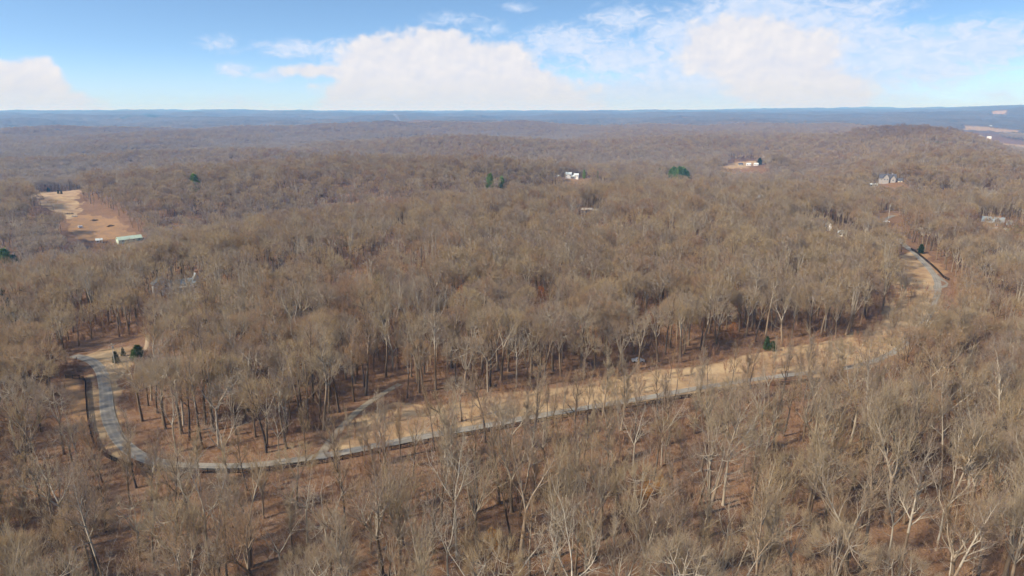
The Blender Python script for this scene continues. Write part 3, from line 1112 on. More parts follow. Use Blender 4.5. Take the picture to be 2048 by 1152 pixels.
class MB:
    def __init__(self):
        self.v, self.f = [], []

    def add(self, v, f):
        o = len(self.v)
        self.v += [tuple(float(q) for q in p) for p in v]
        self.f += [tuple(i + o for i in ff) for ff in f]
        return self

    def box(self, x0, x1, y0, y1, z0, z1):
        return self.add([(x, y, z) for z in (z0, z1) for x, y in ((x0, y0), (x1, y0), (x1, y1), (x0, y1))], BOXF)

    def obox(self, c, ax, ay, az_):
        return self.add(box_verts(c, ax, ay, az_), BOXF)

    def cyl(self, c, r0, r1, h, n=8, axis='z'):
        vs = []
        for zz_, r_ in ((0, r0), (h, r1)):
            for k in range(n):
                a = 2 * PI * k / n
                p = (math.cos(a) * r_, math.sin(a) * r_, zz_)
                if axis == 'y':
                    p = (p[0], p[2], p[1])
                if axis == 'x':
                    p = (p[2], p[0], p[1])
                vs.append((c[0] + p[0], c[1] + p[1], c[2] + p[2]))
        fs = [(k, (k + 1) % n, n + (k + 1) % n, n + k) for k in range(n)] + [tuple(range(n))[::-1], tuple(range(n, 2 * n))]
        return self.add(vs, fs)

    def build(self, name, mat, parent=None):
        return mesh_obj(name, self.v, self.f, mat, parent)


def fence(P, label):
    L = np.concatenate([[0], np.cumsum(np.linalg.norm(np.diff(P, axis=0), axis=1))])
    n = int(L[-1] / 2.6)
    n = min(n, 98)
    s = np.linspace(0, L[-1], n + 1)
    px_ = np.interp(s, L, P[:, 0]); py_ = np.interp(s, L, P[:, 1])
    zz_ = height(px_, py_)
    o0 = (float(px_[0]), float(py_[0]), float(zz_[0]))
    root = empty('board_fence', o0, label=label, cat='fence')
    X_ = px_ - o0[0]; Y_ = py_ - o0[1]; Z_ = zz_ - o0[2]
    rg = random.Random(4)
    for i in range(n + 1):
        MB().box(X_[i] - .09, X_[i] + .09, Y_[i] - .09, Y_[i] + .09, Z_[i] - .3, Z_[i] + 1.5).build('post', M_FENCE, root)
    for hgt in (.32, .68, 1.04, 1.38):
        mb = MB()
        for i in range(n):
            a = np.array([X_[i], Y_[i], Z_[i] + hgt + rg.gauss(0, .02)]); b_ = np.array([X_[i + 1], Y_[i + 1], Z_[i + 1] + hgt + rg.gauss(0, .02)])
            d = (b_ - a) / 2; u = d / np.linalg.norm(d)
            nn = np.cross(u, [0, 0, 1]); nn /= np.linalg.norm(nn)
            mb.obox((a + b_) / 2 + nn * .115, d, nn * .022, np.array([0, 0, .105]))
        mb.build('rail', M_FENCE, root)
    return root


fence(FENCE_A, 'dark brown board fence bending round the curve of the lane at lower left')
fence(FENCE_B, 'long dark brown board fence following the straight lane beside the tan grass')
fence(FENCE_C, 'short dark board fence on red earth above the right hand bend')

# ------------------------------------------------------------------ houses
M_WHITE = flat_mat('white_siding', (.74, .72, .68), .7, .05)
M_CREAM = flat_mat('cream_siding', (.62, .56, .44), .7, .06)
M_BRICK = flat_mat('red_brick', (.24, .13, .10), .9, .2, 4)
M_STONE = flat_mat('grey_stone', (.34, .31, .28), .9, .25, 2)
M_DARKW = flat_mat('dark_siding', (.07, .07, .08), .8, .2)
M_RGREY = flat_mat('grey_shingles', (.21, .235, .24), .85, .15, 3)
M_RDARK = flat_mat('dark_shingles', (.09, .09, .10), .85, .2, 3)
M_RPALE = flat_mat('pale_metal_roof', (.60, .64, .60), .45, .08)
M_RGREEN = flat_mat('pale_green_sheet', (.52, .62, .47), .5, .12, .4)
M_GLASS = flat_mat('window_glass', (.035, .045, .055), .15, .1)
M_TRIM = flat_mat('trim', (.70, .68, .64), .7, .05)
M_WOOD = flat_mat('weathered_wood', (.42, .37, .31), .9, .15)
M_CONC = flat_mat('concrete', (.46, .44, .40), .9, .12)


def gable(name, root, L, W, h, rise, ox, oy, rz, wall, roof, parts, oz=0.0):
    """one gabled block: wall, roof, windows; ridge along local x"""
    ca, sa = math.cos(rz), math.sin(rz)

    def tr(vs):
        return [(ox + x * ca - y * sa, oy + x * sa + y * ca, z + oz) for x, y, z in vs]
    l, w_ = L / 2, W / 2
    vs = [(-l, -w_, -1.5), (l, -w_, -1.5), (l, w_, -1.5), (-l, w_, -1.5), (-l, -w_, h), (l, -w_, h), (l, w_, h), (-l, w_, h), (-l, 0, h + rise), (l, 0, h + rise)]
    fs = [(0, 1, 5, 4), (2, 3, 7, 6), (1, 2, 6, 9, 5), (3, 0, 4, 8, 7), (3, 2, 1, 0), (4, 5, 9, 8), (6, 7, 8, 9)]
    mesh_obj('wall', tr(vs), fs, wall, root)
    e = .45; sl = rise / w_
    t_ = .22
    rv = []
    for sx in (-1, 1):
        x = sx * (l + e)
        rv += [(x, -w_ - e, h - sl * e + .02), (x, 0, h + rise + .02), (x, w_ + e, h - sl * e + .02),
               (x, -w_ - e, h - sl * e + t_), (x, 0, h + rise + t_ + .1), (x, w_ + e, h - sl * e + t_)]
    rf = [(0, 1, 7, 6), (1, 2, 8, 7), (3, 9, 10, 4), (4, 10, 11, 5), (0, 6, 9, 3), (2, 5, 11, 8), (0, 3, 4, 1), (1, 4, 5, 2), (6, 7, 10, 9), (7, 8, 11, 10)]
    ro = mesh_obj('roof', tr(rv), rf, roof, root)
    if 'chimney' in parts:
        mb = MB(); cx = l * .55
        mb.box(cx - .5, cx + .5, -.4, .4, h + rise * .4, h + rise + 1.3)
        mb.v = tr(mb.v)
        c_ = mb.build('chimney', parts['chimney'], ro)
    for (side, cx, cz, ww, hh) in parts.get('win', ()):
        a, b_ = MB(), MB()
        if side == 'front':
            a.box(cx - ww / 2, cx + ww / 2, -w_ - .06, -w_ + .02, cz - hh / 2, cz + hh / 2)
            b_.box(cx - ww / 2 - .12, cx + ww / 2 + .12, -w_ - .035, -w_ + .01, cz - hh / 2 - .12, cz + hh / 2 + .12)
        elif side == 'left':
            a.box(-l - .06, -l + .02, cx - ww / 2, cx + ww / 2, cz - hh / 2, cz + hh / 2)
            b_.box(-l - .035, -l + .01, cx - ww / 2 - .12, cx + ww / 2 + .12, cz - hh / 2 - .12, cz + hh / 2 + .12)
        a.v = tr(a.v); b_.v = tr(b_.v)
        wo_ = a.build('window', M_GLASS, root); b_.build('frame', M_TRIM, wo_)
    if 'door' in parts:
        mb = MB(); cx = parts['door']
        mb.box(cx - .5, cx + .5, -w_ - .05, -w_ + .02, 0, 2.1); mb.v = tr(mb.v)
        mb.build('door', M_BRICK, root)
    return ro


def wins(xs, z, w_=1.0, h_=1.4, side='front'):
    return [(side, x, z, w_, h_) for x in xs]


CLEARS = []


def spot(px, py, clear=14, toward=30, half=None, keep=0.0):
    p = ground_hit(px, py)
    u = Vector((-p.x, -p.y)).normalized()
    CLEARS.append((p.x - u.x * clear * .6, p.y - u.y * clear * .6, p.x + u.x * toward, p.y + u.y * toward, half or clear, keep))
    return p


def face(p, turn=0.0):
    """heading whose local -y looks at the camera, plus a turn"""
    return math.atan2(p.x, -p.y) + PI + turn if False else -math.atan2(p.x, p.y) + turn


def house(px, py, label, blocks, turn=0.0, clear=14, toward=30, half=None, keep=0.0, cat='house', name='house', dist=None):
    if dist:
        p = at_dist(px, dist)
        u = Vector((-p.x, -p.y)).normalized()
        CLEARS.append((p.x - u.x * clear * .6, p.y - u.y * clear * .6, p.x + u.x * toward, p.y + u.y * toward, half or clear, keep))
    else:
        p = spot(px, py, clear, toward, half, keep)
    root = empty(name, p, face(p, turn), label=label, cat=cat)
    for bl in blocks:
        gable('b', root, *bl)
    return root


# white farmhouse deep in the trees on the left
r_ = house(352, 582, 'white farmhouse with long porch half hidden by bare trees on the left',
           [(6.5, 8.5, 5.4, 3.0, -6.5, -1, PI / 2, M_WHITE, M_RGREY, dict(win=wins([-1.5, 1.5], 4.2, 1.0, 1.3, 'left') + wins([-1.5, 1.5], 1.6, 1.0, 1.3, 'left'))),
            (12, 7, 3.6, 2.2, 3, 0, 0, M_WHITE, M_RGREY, dict(win=wins([-4.4, -2.2, 2.2, 4.4], 2.0), door=0)),
            (3.2, 3.2, 5.2, 3.0, 10.2, 0, PI / 2, M_WHITE, M_RGREY, dict(win=wins([0], 3.8, .8, 1.1, 'left')))],
           turn=.12, clear=13, toward=50, keep=.25)
mb = MB()
for k in range(7):
    x = -2.6 + k * 1.9
    mb.box(x - .1, x + .1, -5.6, -5.4, -.2, 2.7)
mb.box(-3, 9.2, -5.7, -3.52, 2.7, 2.9)
mb.box(-3, 9.2, -5.7, -3.52, -.3, 0)
mb.build('porch', M_TRIM, r_)

# grey-roofed house with dormers at the right
r_ = house(1985, 452, 'grey-roofed brick house with dormers beside a green lawn at the right edge',
           [(14, 9, 3.2, 3.6, 0, 0, 0, M_BRICK, M_RGREY, dict(win=wins([-5, -2.6, 2.6, 5], 1.7), door=0, chimney=M_BRICK)),
            (2.4, 3.0, 5.0, 1.3, -2.4, -2.6, PI / 2, M_DARKW, M_RGREY, dict(win=wins([0], 4.6, 1.1, 1.2, 'left'))),
            (2.4, 3.0, 5.0, 1.3, 2.8, -2.6, PI / 2, M_DARKW, M_RGREY, dict(win=wins([0], 4.6, 1.1, 1.2, 'left'))),
            (5, 6.5, 2.6, 2.2, 9.2, .8, 0, M_BRICK, M_RGREY, dict(win=wins([0], 1.5)))],
           turn=-.06, clear=16, toward=90)
pd = MB(); pd.box(-8, 10, -12, -5, -.6, .06)
o = pd.build('driveway', M_CONC, r_)

# big grey stone house with gables, in the far wood on the right
r_ = house(1783, 351, 'large grey stone house with many gables on a clipped green lawn',
           [(18, 10, 5.5, 4.5, 0, 2, 0, M_STONE, M_RDARK, dict(win=wins([-7, -4.5, 4.5, 7], 3.6), chimney=M_STONE)),
            (7, 6.5, 6.0, 4.6, -2.2, -3.4, PI / 2, M_STONE, M_RDARK, dict(win=wins([-1.4, 1.4], 4.2, 1.2, 1.6, 'left'))),
            (6, 5.4, 5.4, 3.6, 5.5, -3, PI / 2, M_STONE, M_RDARK, dict(win=wins([0], 3.4, 1.4, 1.6, 'left'))),
            (5, 7, 3.2, 2.6, 13.5, 1, 0, M_CREAM, M_RDARK, dict(win=wins([0], 1.7)))],
           turn=.1, clear=20, toward=34, dist=955)
r_ = house(1757, 352, 'low cream garden house left of the grey stone house',
           [(8, 4, 2.4, 1.2, 0, 0, 0, M_CREAM, M_RPALE, dict(win=wins([-2.5, 0, 2.5], 1.5)))], clear=7, toward=30, name='garden_house', dist=945)

# white house on the red slope
r_ = house(1143, 357, 'bright white two-part house above a slope of bare red soil',
           [(8.5, 8, 6.6, 2.2, -4.2, 0, .05, M_WHITE, M_RPALE, dict(win=wins([-2.6, 2.6], 4.8, 1.2, 1.4))),
            (6, 6, 3.6, 1.6, 2.2, -1.4, 0, M_STONE, M_RPALE, dict(win=wins([-1.6, 1.6], 2.0), door=0)),
            (6.5, 7, 5.4, 2.0, 7.2, .2, 0, M_WHITE, M_RPALE, dict(win=wins([-1.5, 1.5], 3.8)))],
           turn=-.15, clear=22, toward=60)
r_ = house(1116, 354, 'tiny white shed left of the white house on the red slope',
           [(3.4, 3, 2.2, .8, 0, 0, 0, M_WHITE, M_RPALE, dict(door=0))], clear=5, toward=40, name='shed', cat='shed')

# gabled dark house, steep roof
r_ = house(1432, 366, 'dark-roofed house with bright yellow gable end beside dark evergreens',
           [(9, 7, 4.0, 4.6, 0, 0, PI / 2 + .25, M_CREAM, M_RDARK, dict(win=wins([0], 4.2, 1.4, 1.6, 'left'))),
            (7, 6, 3.0, 2.4, 6, 1, 0, M_WHITE, M_RDARK, dict(win=wins([-1.5, 1.5], 1.7)))],
           clear=10, toward=110, dist=700, half=7)
r_ = house(1533, 378, 'white gabled house peeping over the ridge of brown trees',
           [(8, 6, 6.5, 3.0, 0, 0, PI / 2 + .5, M_WHITE, M_RGREY, dict(win=wins([-1, 1], 4.4, 1.0, 1.4, 'left'))),
            (7, 6, 3.6, 2.2, 5, 3, .5, M_WHITE, M_RGREY, dict(win=wins([0], 2)))],
           clear=10, toward=110, dist=690, half=7)

# hidden house, right of centre, with two pale gables
r_ = house(1637, 459, 'dark house with two pale gable peaks sunk among bare trees',
           [(5, 6, 4.6, 3.2, -5, 0, PI / 2, M_WHITE, M_RDARK, dict(win=wins([0], 3.8, .9, 1.2, 'left'))),
            (9, 7, 3.6, 2.8, 1, 1, 0, M_DARKW, M_RDARK, dict(win=wins([-2, 2], 2))),
            (4, 5, 4.2, 2.6, 6, 0, PI / 2, M_WHITE, M_RDARK, dict(win=wins([0], 3.4, .9, 1.2, 'left')))],
           clear=10, toward=45, keep=.3)
r_ = house(1684, 472, 'small cream shed with pale roof right of the dark hidden house',
           [(5.5, 3.5, 2.4, 1.2, 0, 0, 0, M_CREAM, M_RPALE, dict(win=wins([-1, 1], 1.4)))], clear=7, toward=60, keep=0, name='shed', cat='shed')

# left valley: long sheet-roofed barn and white shed
r_ = house(259, 482, 'long low barn with pale green roof at the foot of the red pasture',
           [(22, 7, 2.6, 2.4, 0, 0, 0, M_RGREEN, M_RGREEN, dict(win=wins([-7, -2, 3, 8], 1.4, 1.6, .9)))], turn=.32, clear=14, toward=95, name='barn', cat='barn')
r_ = house(199, 485, 'small white shed at the near edge of the red pasture',
           [(5.5, 4, 2.6, 1.3, 0, 0, 0, M_WHITE, M_RPALE, dict(door=1.2, win=wins([-1.2], 1.5)))], clear=8, toward=95, name='shed', cat='shed')
r_ = house(7, 394, 'pale blue-roofed farm building at the left edge by the tan field',
           [(14, 7, 3.2, 2.0, 0, 0, 0, M_WHITE, M_RGREY, dict(win=wins([-4, 0, 4], 1.8)))], clear=14, toward=95, name='barn', cat='barn')
r_ = house(26, 391, 'pinkish brick barn just right of the blue-roofed building',
           [(9, 6, 2.8, 1.6, 0, 0, 0, M_BRICK, M_CREAM, dict(win=wins([-2, 2], 1.6)))], clear=10, toward=95, name='barn', cat='barn')

# long low sheds in the clearing behind the main wood
r_ = house(1185, 425, 'long low shed with weathered pale roof in the middle wood',
           [(9, 5, 2.6, 1.0, -5, 0, 0, M_DARKW, M_WOOD, dict(win=wins([-2, 2], 1.4))), (11, 4, 2.2, .8, 6, 0, 0, M_STONE, M_WOOD, dict(win=wins([0], 1.3)))],
           clear=12, toward=85, keep=.05, name='shed', cat='shed', turn=-.05)
r_ = house(1104, 414, 'long black-roofed shed left of the weathered pale shed',
           [(17, 6, 2.8, 1.2, 0, 0, 0, M_DARKW, M_RDARK, dict(win=wins([-5, 0, 5], 1.4)))],
           clear=11, toward=85, keep=.05, name='shed', cat='shed')

# small far houses: left group
for px, py, lb, wl, rf in ((176, 329, 'first of three small far white houses among the trees', M_WHITE, M_RPALE),
                           (227, 325, 'small far cream house between two white ones', M_CREAM, M_RPALE),
                           (256, 331, 'small far white house with grey roof, last of the three', M_WHITE, M_RGREY),
                           (465, 329, 'lone tiny bright white house in the brown wood', M_WHITE, M_RPALE),
                           (1979, 391, 'tiny white cabin buried in trees above the brick house', M_WHITE, M_RGREY)):
    house(px, py, lb, [(11, 7, 3.6, 2.2, 0, 0, .1, wl, rf, dict(win=wins([-3, 3], 1.8), door=0))], clear=14, toward=60, half=10, keep=.1)
# field house row
for px, d_, lb, wl, rf in ((1481, 1440, 'small grey hut on the golden field in the far hollow', M_STONE, M_RDARK),
                           (1497, 1420, 'white farm shed at the right of the golden field', M_WHITE, M_RPALE),
                           (1512, 1450, 'second white farm shed by dark evergreens past the golden field', M_WHITE, M_RPALE)):
    p = ground_hit(px, 331)
    house(px, 331, lb, [(8, 6, 3.0, 1.8, 0, 0, .2, wl, rf, dict(win=wins([-3, 3], 1.8)))], clear=10, toward=60, half=9, name='farm_shed', cat='shed')
# valley farm on the right, far
vf = [(1970, 3000, 26, 12, 5, M_WHITE, M_RPALE, 'white barn in the valley farm, largest of the cluster'),
      (1962, 2960, 16, 9, 4, M_CREAM, M_RPALE, 'cream farm building in the valley left of the white barn'),
      (1978, 2930, 15, 9, 4, M_WHITE, M_RGREY, 'white valley farmhouse right of the largest barn'),
      (1965, 2760, 22, 9, 4, M_WHITE, M_BRICK, 'valley barn with red-brown roof on the near golden field'),
      (1990, 3100, 14, 9, 4, M_WHITE, M_RPALE, 'small white valley house beside dark trees'),
      (1952, 4300, 26, 12, 6, M_WHITE, M_RPALE, 'pale building at the left end of the far valley field'),
      (1974, 4250, 18, 14, 9, M_WHITE, M_RPALE, 'tall white silo barn on the far valley field'),
      (1964, 5600, 60, 20, 8, M_WHITE, M_RPALE, 'long white shed in the blue distance of the valley'),
      (2044, 5600, 50, 20, 8, M_WHITE, M_RPALE, 'long white shed in the blue distance at the right edge'),
      (1321, 5200, 40, 16, 7, M_WHITE, M_RPALE, 'long white building on the far blue ridge')]
for px, d_, L_, W_, h_, wl, rf, lb in vf:
    house(px, 0, lb, [(L_, W_, h_, h_ * .5, 0, 0, .1, wl, rf, {})], clear=20, toward=90, half=18, name='farm_building', cat='farm building', dist=d_)

for px_c, py_c, tw_c, hf_c in ((236, 728, 34, 9), (262, 722, 34, 8), (1866, 618, 34, 9), (1874, 575, 40, 9), (1850, 560, 40, 10), (1835, 520, 40, 9), (1836, 600, 50, 11), (1852, 596, 40, 10), (300, 704, 30, 5), (215, 474, 85, 26), (165, 474, 80, 18), (105, 424, 70, 22), (90, 388, 60, 20), (1776, 440, 120, 11), (1760, 434, 60, 9), (1480, 331, 90, 34), (1505, 330, 90, 26), (2030, 458, 70, 9), (715, 553, 40, 7)):
    spot(px_c, py_c, 10, tw_c, hf_c)
for px_c, r0_c, r1_c, hf_c in ((1785, 600, 740, 11), (1433, 600, 700, 8), (1534, 600, 690, 8)):      # gaps along old fire lanes
    a_, b_ = at_dist(px_c, r0_c), at_dist(px_c, r1_c)
    CLEARS.append((b_.x, b_.y, a_.x, a_.y, hf_c, .15))
# ------------------------------------------------------------------ poles, vehicles, logs
M_POLE = flat_mat('pole_wood', (.50, .47, .40), .8, .1)
M_METAL = flat_mat('grey_metal', (.45, .46, .47), .4, .08)


def utility_pole(px, py, h, label):
    p = ground_hit(px, py)
    root = empty('utility_pole', p, face(p, .3), label=label, cat='utility pole')
    MB().cyl((0, 0, -.5), .17, .11, h + .5, 8).build('pole', M_POLE, root)
    MB().box(-1.1, 1.1, -.06, .06, h - .75, h - .6).build('crossarm', M_POLE, root)
    MB().cyl((.3, 0, h - 2.0), .22, .22, .8, 10).build('transformer', M_METAL, root)
    for x in (-1, -.4, 1):
        MB().cyl((x, 0, h - .6), .05, .03, .18, 6).build('insulator', M_METAL, root)
    return root


utility_pole(230, 731, 8.6, 'pale utility pole beside small dark cedars above the gravel lane')
utility_pole(1777, 436, 11.5, 'slim pale utility pole on the red earth at the top of the lane')

M_PAINT = flat_mat('white_paint', (.75, .76, .78), .3, .03)
M_CARD = flat_mat('dark_paint', (.05, .06, .09), .3, .05)
M_TYRE = flat_mat('rubber', (.02, .02, .02), .8, .1)


def car(px, py, label, paint, turn, pickup=False, dist=None, name='parked_car', cat='car'):
    p = spot(px, py, 5, 22, 4, .5 if pickup else 0)
    root = empty(name, (p.x, p.y, p.z + .05), face(p, turn), label=label, cat=cat)
    prof = [(-2.3, .35), (2.3, .35), (2.35, .85), (1.5, 1.0), (.85, 1.62), (-.5, 1.65), (-.85, 1.0), (-2.3, 1.0)] if pickup else \
           [(-2.25, .35), (2.25, .35), (2.3, .85), (1.3, 1.0), (.6, 1.5), (-1.5, 1.55), (-2.2, 1.05)]
    n = len(prof)
    vs = [(x, -.88 if z < 1.1 else -.72, z) for x, z in prof] + [(x, .88 if z < 1.1 else .72, z) for x, z in prof]
    fs = [tuple(range(n)), tuple(range(2 * n - 1, n - 1, -1))] + [(i, n + i, n + (i + 1) % n, (i + 1) % n) for i in range(n)]
    mesh_obj('body', vs, fs, paint, root)
    MB().box(-.55 if pickup else -1.3, .62, -.86, -.80, 1.02, 1.42).build('window', M_GLASS, root)
    MB().box(-.55 if pickup else -1.3, .62, .80, .86, 1.02, 1.42).build('window', M_GLASS, root)
    for x in (-1.4, 1.4):
        for y in (-.9, .72):
            MB().cyl((x, y, .34), .34, .34, .2, 12, 'y').build('wheel', M_TYRE, root)
    return root


M_DUSTY = flat_mat('dusty_white_paint', (.40, .40, .39), .5, .1)
car(1276, 724, 'dusty white pickup parked at the edge of the wood above the tan grass', M_DUSTY, .2, True, name='pickup_truck', cat='pickup truck')
car(1773, 445, 'white car parked where the lane meets the red earth', M_PAINT, .1)
car(2040, 464, 'dark blue car on the lawn at the right edge', M_CARD, .1)
car(1855, 448, 'small white car by the woodland drive right of the lane', M_PAINT, .0)


def log(px, py, L, r, turn, label):
    p = ground_hit(px, py)
    rg = random.Random(int(px))
    n, k = 7, 7
    V = []
    for i in range(n + 1):
        t_ = i / n
        c_ = np.array([(t_ - .5) * L, rg.gauss(0, .05) * L * .3, r * .8])
        rr = r * (1 - .55 * t_)
        for j in range(k):
            a = 2 * PI * j / k
            V.append((c_[0], c_[1] + math.cos(a) * rr, c_[2] + math.sin(a) * rr))
    Fs = [(i * k + j, i * k + (j + 1) % k, (i + 1) * k + (j + 1) % k, (i + 1) * k + j) for i in range(n) for j in range(k)]
    Fs += [tuple(range(k))[::-1], tuple(range(n * k, n * k + k))]
    o = mesh_obj('fallen_log', V, Fs, M_DARKT, smooth=True)
    o.location = (p.x, p.y, p.z)
    o.rotation_euler = (0, 0, face(p, turn))
    tag(o, label, 'fallen log')
    # a few broken stubs
    return o


log(188, 1036, 12, .42, .55, 'long dark fallen log lying in the leaf litter at lower left')
log(832, 908, 9, .20, .25, 'thin pale fallen trunk below the long fence')
log(1716, 757, 7, .16, .05, 'slim fallen trunk lying across the fence line on the right')
log(1655, 1032, 6, .16, .0, 'short thin fallen log in the lower right wood')
log(1160, 722, 9, .2, -.35, 'dark fallen trunk on the shaded edge of the middle wood')


def heap(px, py, r, h, label, mat, name, cat, n=60):
    p = ground_hit(px, py)
    rg = random.Random(int(px + py))
    mb = MB()
    for _ in range(n):
        a = rg.uniform(0, 6.28); q = r * math.sqrt(rg.random())
        z = h * (1 - (q / r) ** 2) * rg.random()
        u = np.array([rg.gauss(0, 1), rg.gauss(0, 1), rg.gauss(0, .4)]); u /= np.linalg.norm(u)
        v_ = np.cross(u, [0, 0, 1.0]); v_ /= np.linalg.norm(v_) + 1e-6
        w_ = np.cross(u, v_)
        mb.obox((math.cos(a) * q, math.sin(a) * q * .6, z), u * rg.uniform(.4, 1.3), v_ * rg.uniform(.06, .16), w_ * .09)
    o = mb.build(name, mat)
    o.location = p
    o.rotation_euler = (0, 0, face(p))
    return tag(o, label, cat)


heap(137, 428, 5, 1.8, 'dark brush pile at the edge of the tan and red pastures', M_DARKT, 'brush_pile', 'brush pile')
heap(189, 441, 3.6, 1.5, 'dark brush pile in the middle of the red pasture', M_DARKT, 'brush_pile', 'brush pile')
heap(222, 452, 4.0, 1.2, 'low dark brush pile near the right side of the red pasture', M_DARKT, 'brush_pile', 'brush pile')
heap(149, 433, 3.0, .8, 'pale heap of cut timber beside the dark brush pile', M_WOOD, 'timber_heap', 'timber heap')

p = ground_hit(161, 456)
root = empty('trailer', p, face(p, .2), label='small white trailer standing on the red pasture', cat='trailer')
MB().box(-1.9, 1.9, -.95, .95, .5, 2.2).box(-1.7, 1.7, -.85, .85, 2.2, 2.35).build('body', M_PAINT, root)
for y in (-.98, .8):
    MB().cyl((0, y, .34), .34, .34, .18, 12, 'y').build('wheel', M_TYRE, root)
MB().box(1.9, 3.0, -.06, .06, .45, .57).build('hitch', M_METAL, root)

# ------------------------------------------------------------------ evergreens
def leaf_mat(name, c0, c1):
    m_, t, b = material(name, .8)
    g = t.n('ShaderNodeNewGeometry'); oi = t.n('ShaderNodeObjectInfo')
    nz = tnoise(t, g.outputs['Position'], .9, 4, .7)
    f = t.m('ADD', t.m('MULTIPLY', nz, .7), t.m('MULTIPLY', oi.outputs['Random'], .3))
    t.link(t.mix(t.smooth(f, .3, .75), c0, c1), b.inputs['Base Color'])
    return m_


M_EVER = leaf_mat('evergreen_needles', (.06, .11, .025), (.19, .28, .06))
M_CEDAR = leaf_mat('cedar_needles', (.02, .042, .018), (.07, .11, .04))
M_RUST = leaf_mat('rusty_leaves', (.26, .095, .035), (.42, .19, .07))
M_GOLD = leaf_mat('golden_leaves', (.40, .17, .03), (.55, .26, .05))


def conifer_mesh(seed, shape, n, size, mat):
    """unit tall crown of needle sprays"""
    g_ = np.random.RandomState(seed)
    V, Fs = [], []
    nb = 34
    for k in range(nb):
        t_ = (k + g_.rand()) / nb
        z = .10 + .88 * t_
        if shape == 'cone':
            rr = .22 * (1 - t_) ** .75 + .015
        else:
            rr = .26 * math.sin(PI * min(1, .18 + .80 * t_)) ** .7 + .02
        a = k * 2.4 + g_.rand()
        m_ = int(n / nb)
        q = np.sqrt(g_.rand(m_)) * rr * g_.uniform(.75, 1.2)
        aa = a + g_.normal(0, .9, m_)
        c = np.stack([np.cos(aa) * q, np.sin(aa) * q, z + g_.normal(0, .025, m_) - .25 * q], 1)
        d = np.stack([np.cos(aa), np.sin(aa), g_.normal(.1, .4, m_)], 1) + g_.normal(0, .5, (m_, 3))
        d /= np.linalg.norm(d, axis=1, keepdims=True)
        s = np.cross(d, g_.normal(0, 1, (m_, 3))); s /= np.linalg.norm(s, axis=1, keepdims=True)
        L = size * g_.uniform(.6, 1.4, (m_, 1))
        tri = np.stack([c - s * L * .4, c + s * L * .4, c + d * L * 1.6], 1)
        V.append(tri.reshape(-1, 3))
    V = np.vstack(V)
    Fs = np.arange(len(V)).reshape(-1, 3)
    o = mesh_obj('foliage_pattern', V, Fs, mat, link=False)
    tk = MB().cyl((0, 0, -.03), .018, .006, .9, 7)
    tr_ = mesh_obj('trunk_pattern', tk.v, tk.f, M_DARKT, link=False)
    return o.data, tr_.data


CON = {('cone', 'e'): conifer_mesh(1, 'cone', 2600, .035, M_EVER), ('round', 'e'): conifer_mesh(2, 'round', 2600, .035, M_EVER),
       ('cone', 'c'): conifer_mesh(3, 'cone', 2600, .035, M_CEDAR), ('round', 'c'): conifer_mesh(4, 'round', 2400, .04, M_CEDAR),
       ('round', 'r'): conifer_mesh(5, 'round', 1100, .03, M_RUST), ('round', 'g'): conifer_mesh(6, 'round', 1300, .03, M_GOLD)}


def conifer(px, py, h, shape, kind, label, wid=1.0, name='evergreen_tree', cat='evergreen tree', group=None, dist=None, clear=None, toward=18, keep=0):
    p = at_dist(px, dist) if dist else ground_hit(px, py)
    if clear:
        u = Vector((-p.x, -p.y)).normalized()
        CLEARS.append((p.x, p.y, p.x + u.x * toward, p.y + u.y * toward, clear, keep))
    root = empty(name, p, (px * 1.7) % 6.28, label=label, cat=cat, group=group)
    root.scale = (h * wid, h * wid, h)
    a, b_ = CON[(shape, kind)]
    for nm, me in (('crown', a), ('trunk', b_)):
        o = bpy.data.objects.new(nm, me)
        COL.objects.link(o); o.parent = root
    return root


conifer(16, 556, 25, 'round', 'e', 'tall green pine at the left edge above the hazy crowns', 1.0, clear=7, toward=34)
conifer(34, 552, 18, 'round', 'e', 'shorter green pine touching the tall pine at the left edge', 1.0, clear=5, toward=30)
conifer(22, 665, 19, 'cone', 'c', 'narrow dark green cedar by the left edge', .7, clear=4, toward=26)
conifer(233, 726, 4.6, 'cone', 'c', 'dark cedar right behind the pale utility pole', 1.3, 'cedar_tree', 'cedar')
conifer(247, 712, 3.4, 'cone', 'c', 'smallest cedar, up the bank from the pole', 1.2, 'cedar_tree', 'cedar')
conifer(269, 722, 3.8, 'round', 'e', 'bright green cedar at the lower end of the dirt track', 1.2, 'cedar_tree', 'cedar')
conifer(277, 716, 5.2, 'round', 'c', 'blackish bushy cedar beside the dirt track', 1.5, 'cedar_tree', 'cedar')
conifer(1533, 700, 5.5, 'cone', 'c', 'dark cedar at the wood edge above the tan grass', 1.2, 'cedar_tree', 'cedar', clear=4, toward=14)
conifer(1545, 702, 4.0, 'round', 'c', 'small round cedar beside the dark cedar at the grass edge', 1.3, 'cedar_tree', 'cedar')
conifer(757, 582, 12, 'cone', 'e', 'small bright green cedar alone in the middle wood', .9, 'cedar_tree', 'cedar', clear=4, toward=24)
conifer(1841, 507, 6, 'round', 'c', 'dark round cedar behind the upper end of the right fence', 1.1, 'cedar_tree', 'cedar', clear=3, toward=16)
conifer(980, 384, 23, 'round', 'e', 'left of two rounded green pines in the middle distance', .9, clear=6, toward=60)
conifer(1003, 386, 21, 'round', 'e', 'right of two rounded green pines in the middle distance', .8, clear=6, toward=60)
conifer(391, 384, 23, 'round', 'e', 'lone green pine in the left middle wood', 1.0, clear=7, toward=50)
conifer(1143, 352, 18, 'cone', 'e', 'dark green pine directly behind the white house', .8, clear=4, toward=10)
conifer(1168, 358, 16, 'round', 'e', 'green pine right of the white house on the red slope', .6, clear=5, toward=50)
conifer(1195, 364, 17, 'cone', 'e', 'tall narrow pine at the lower end of the red slope', .6, clear=5, toward=60)
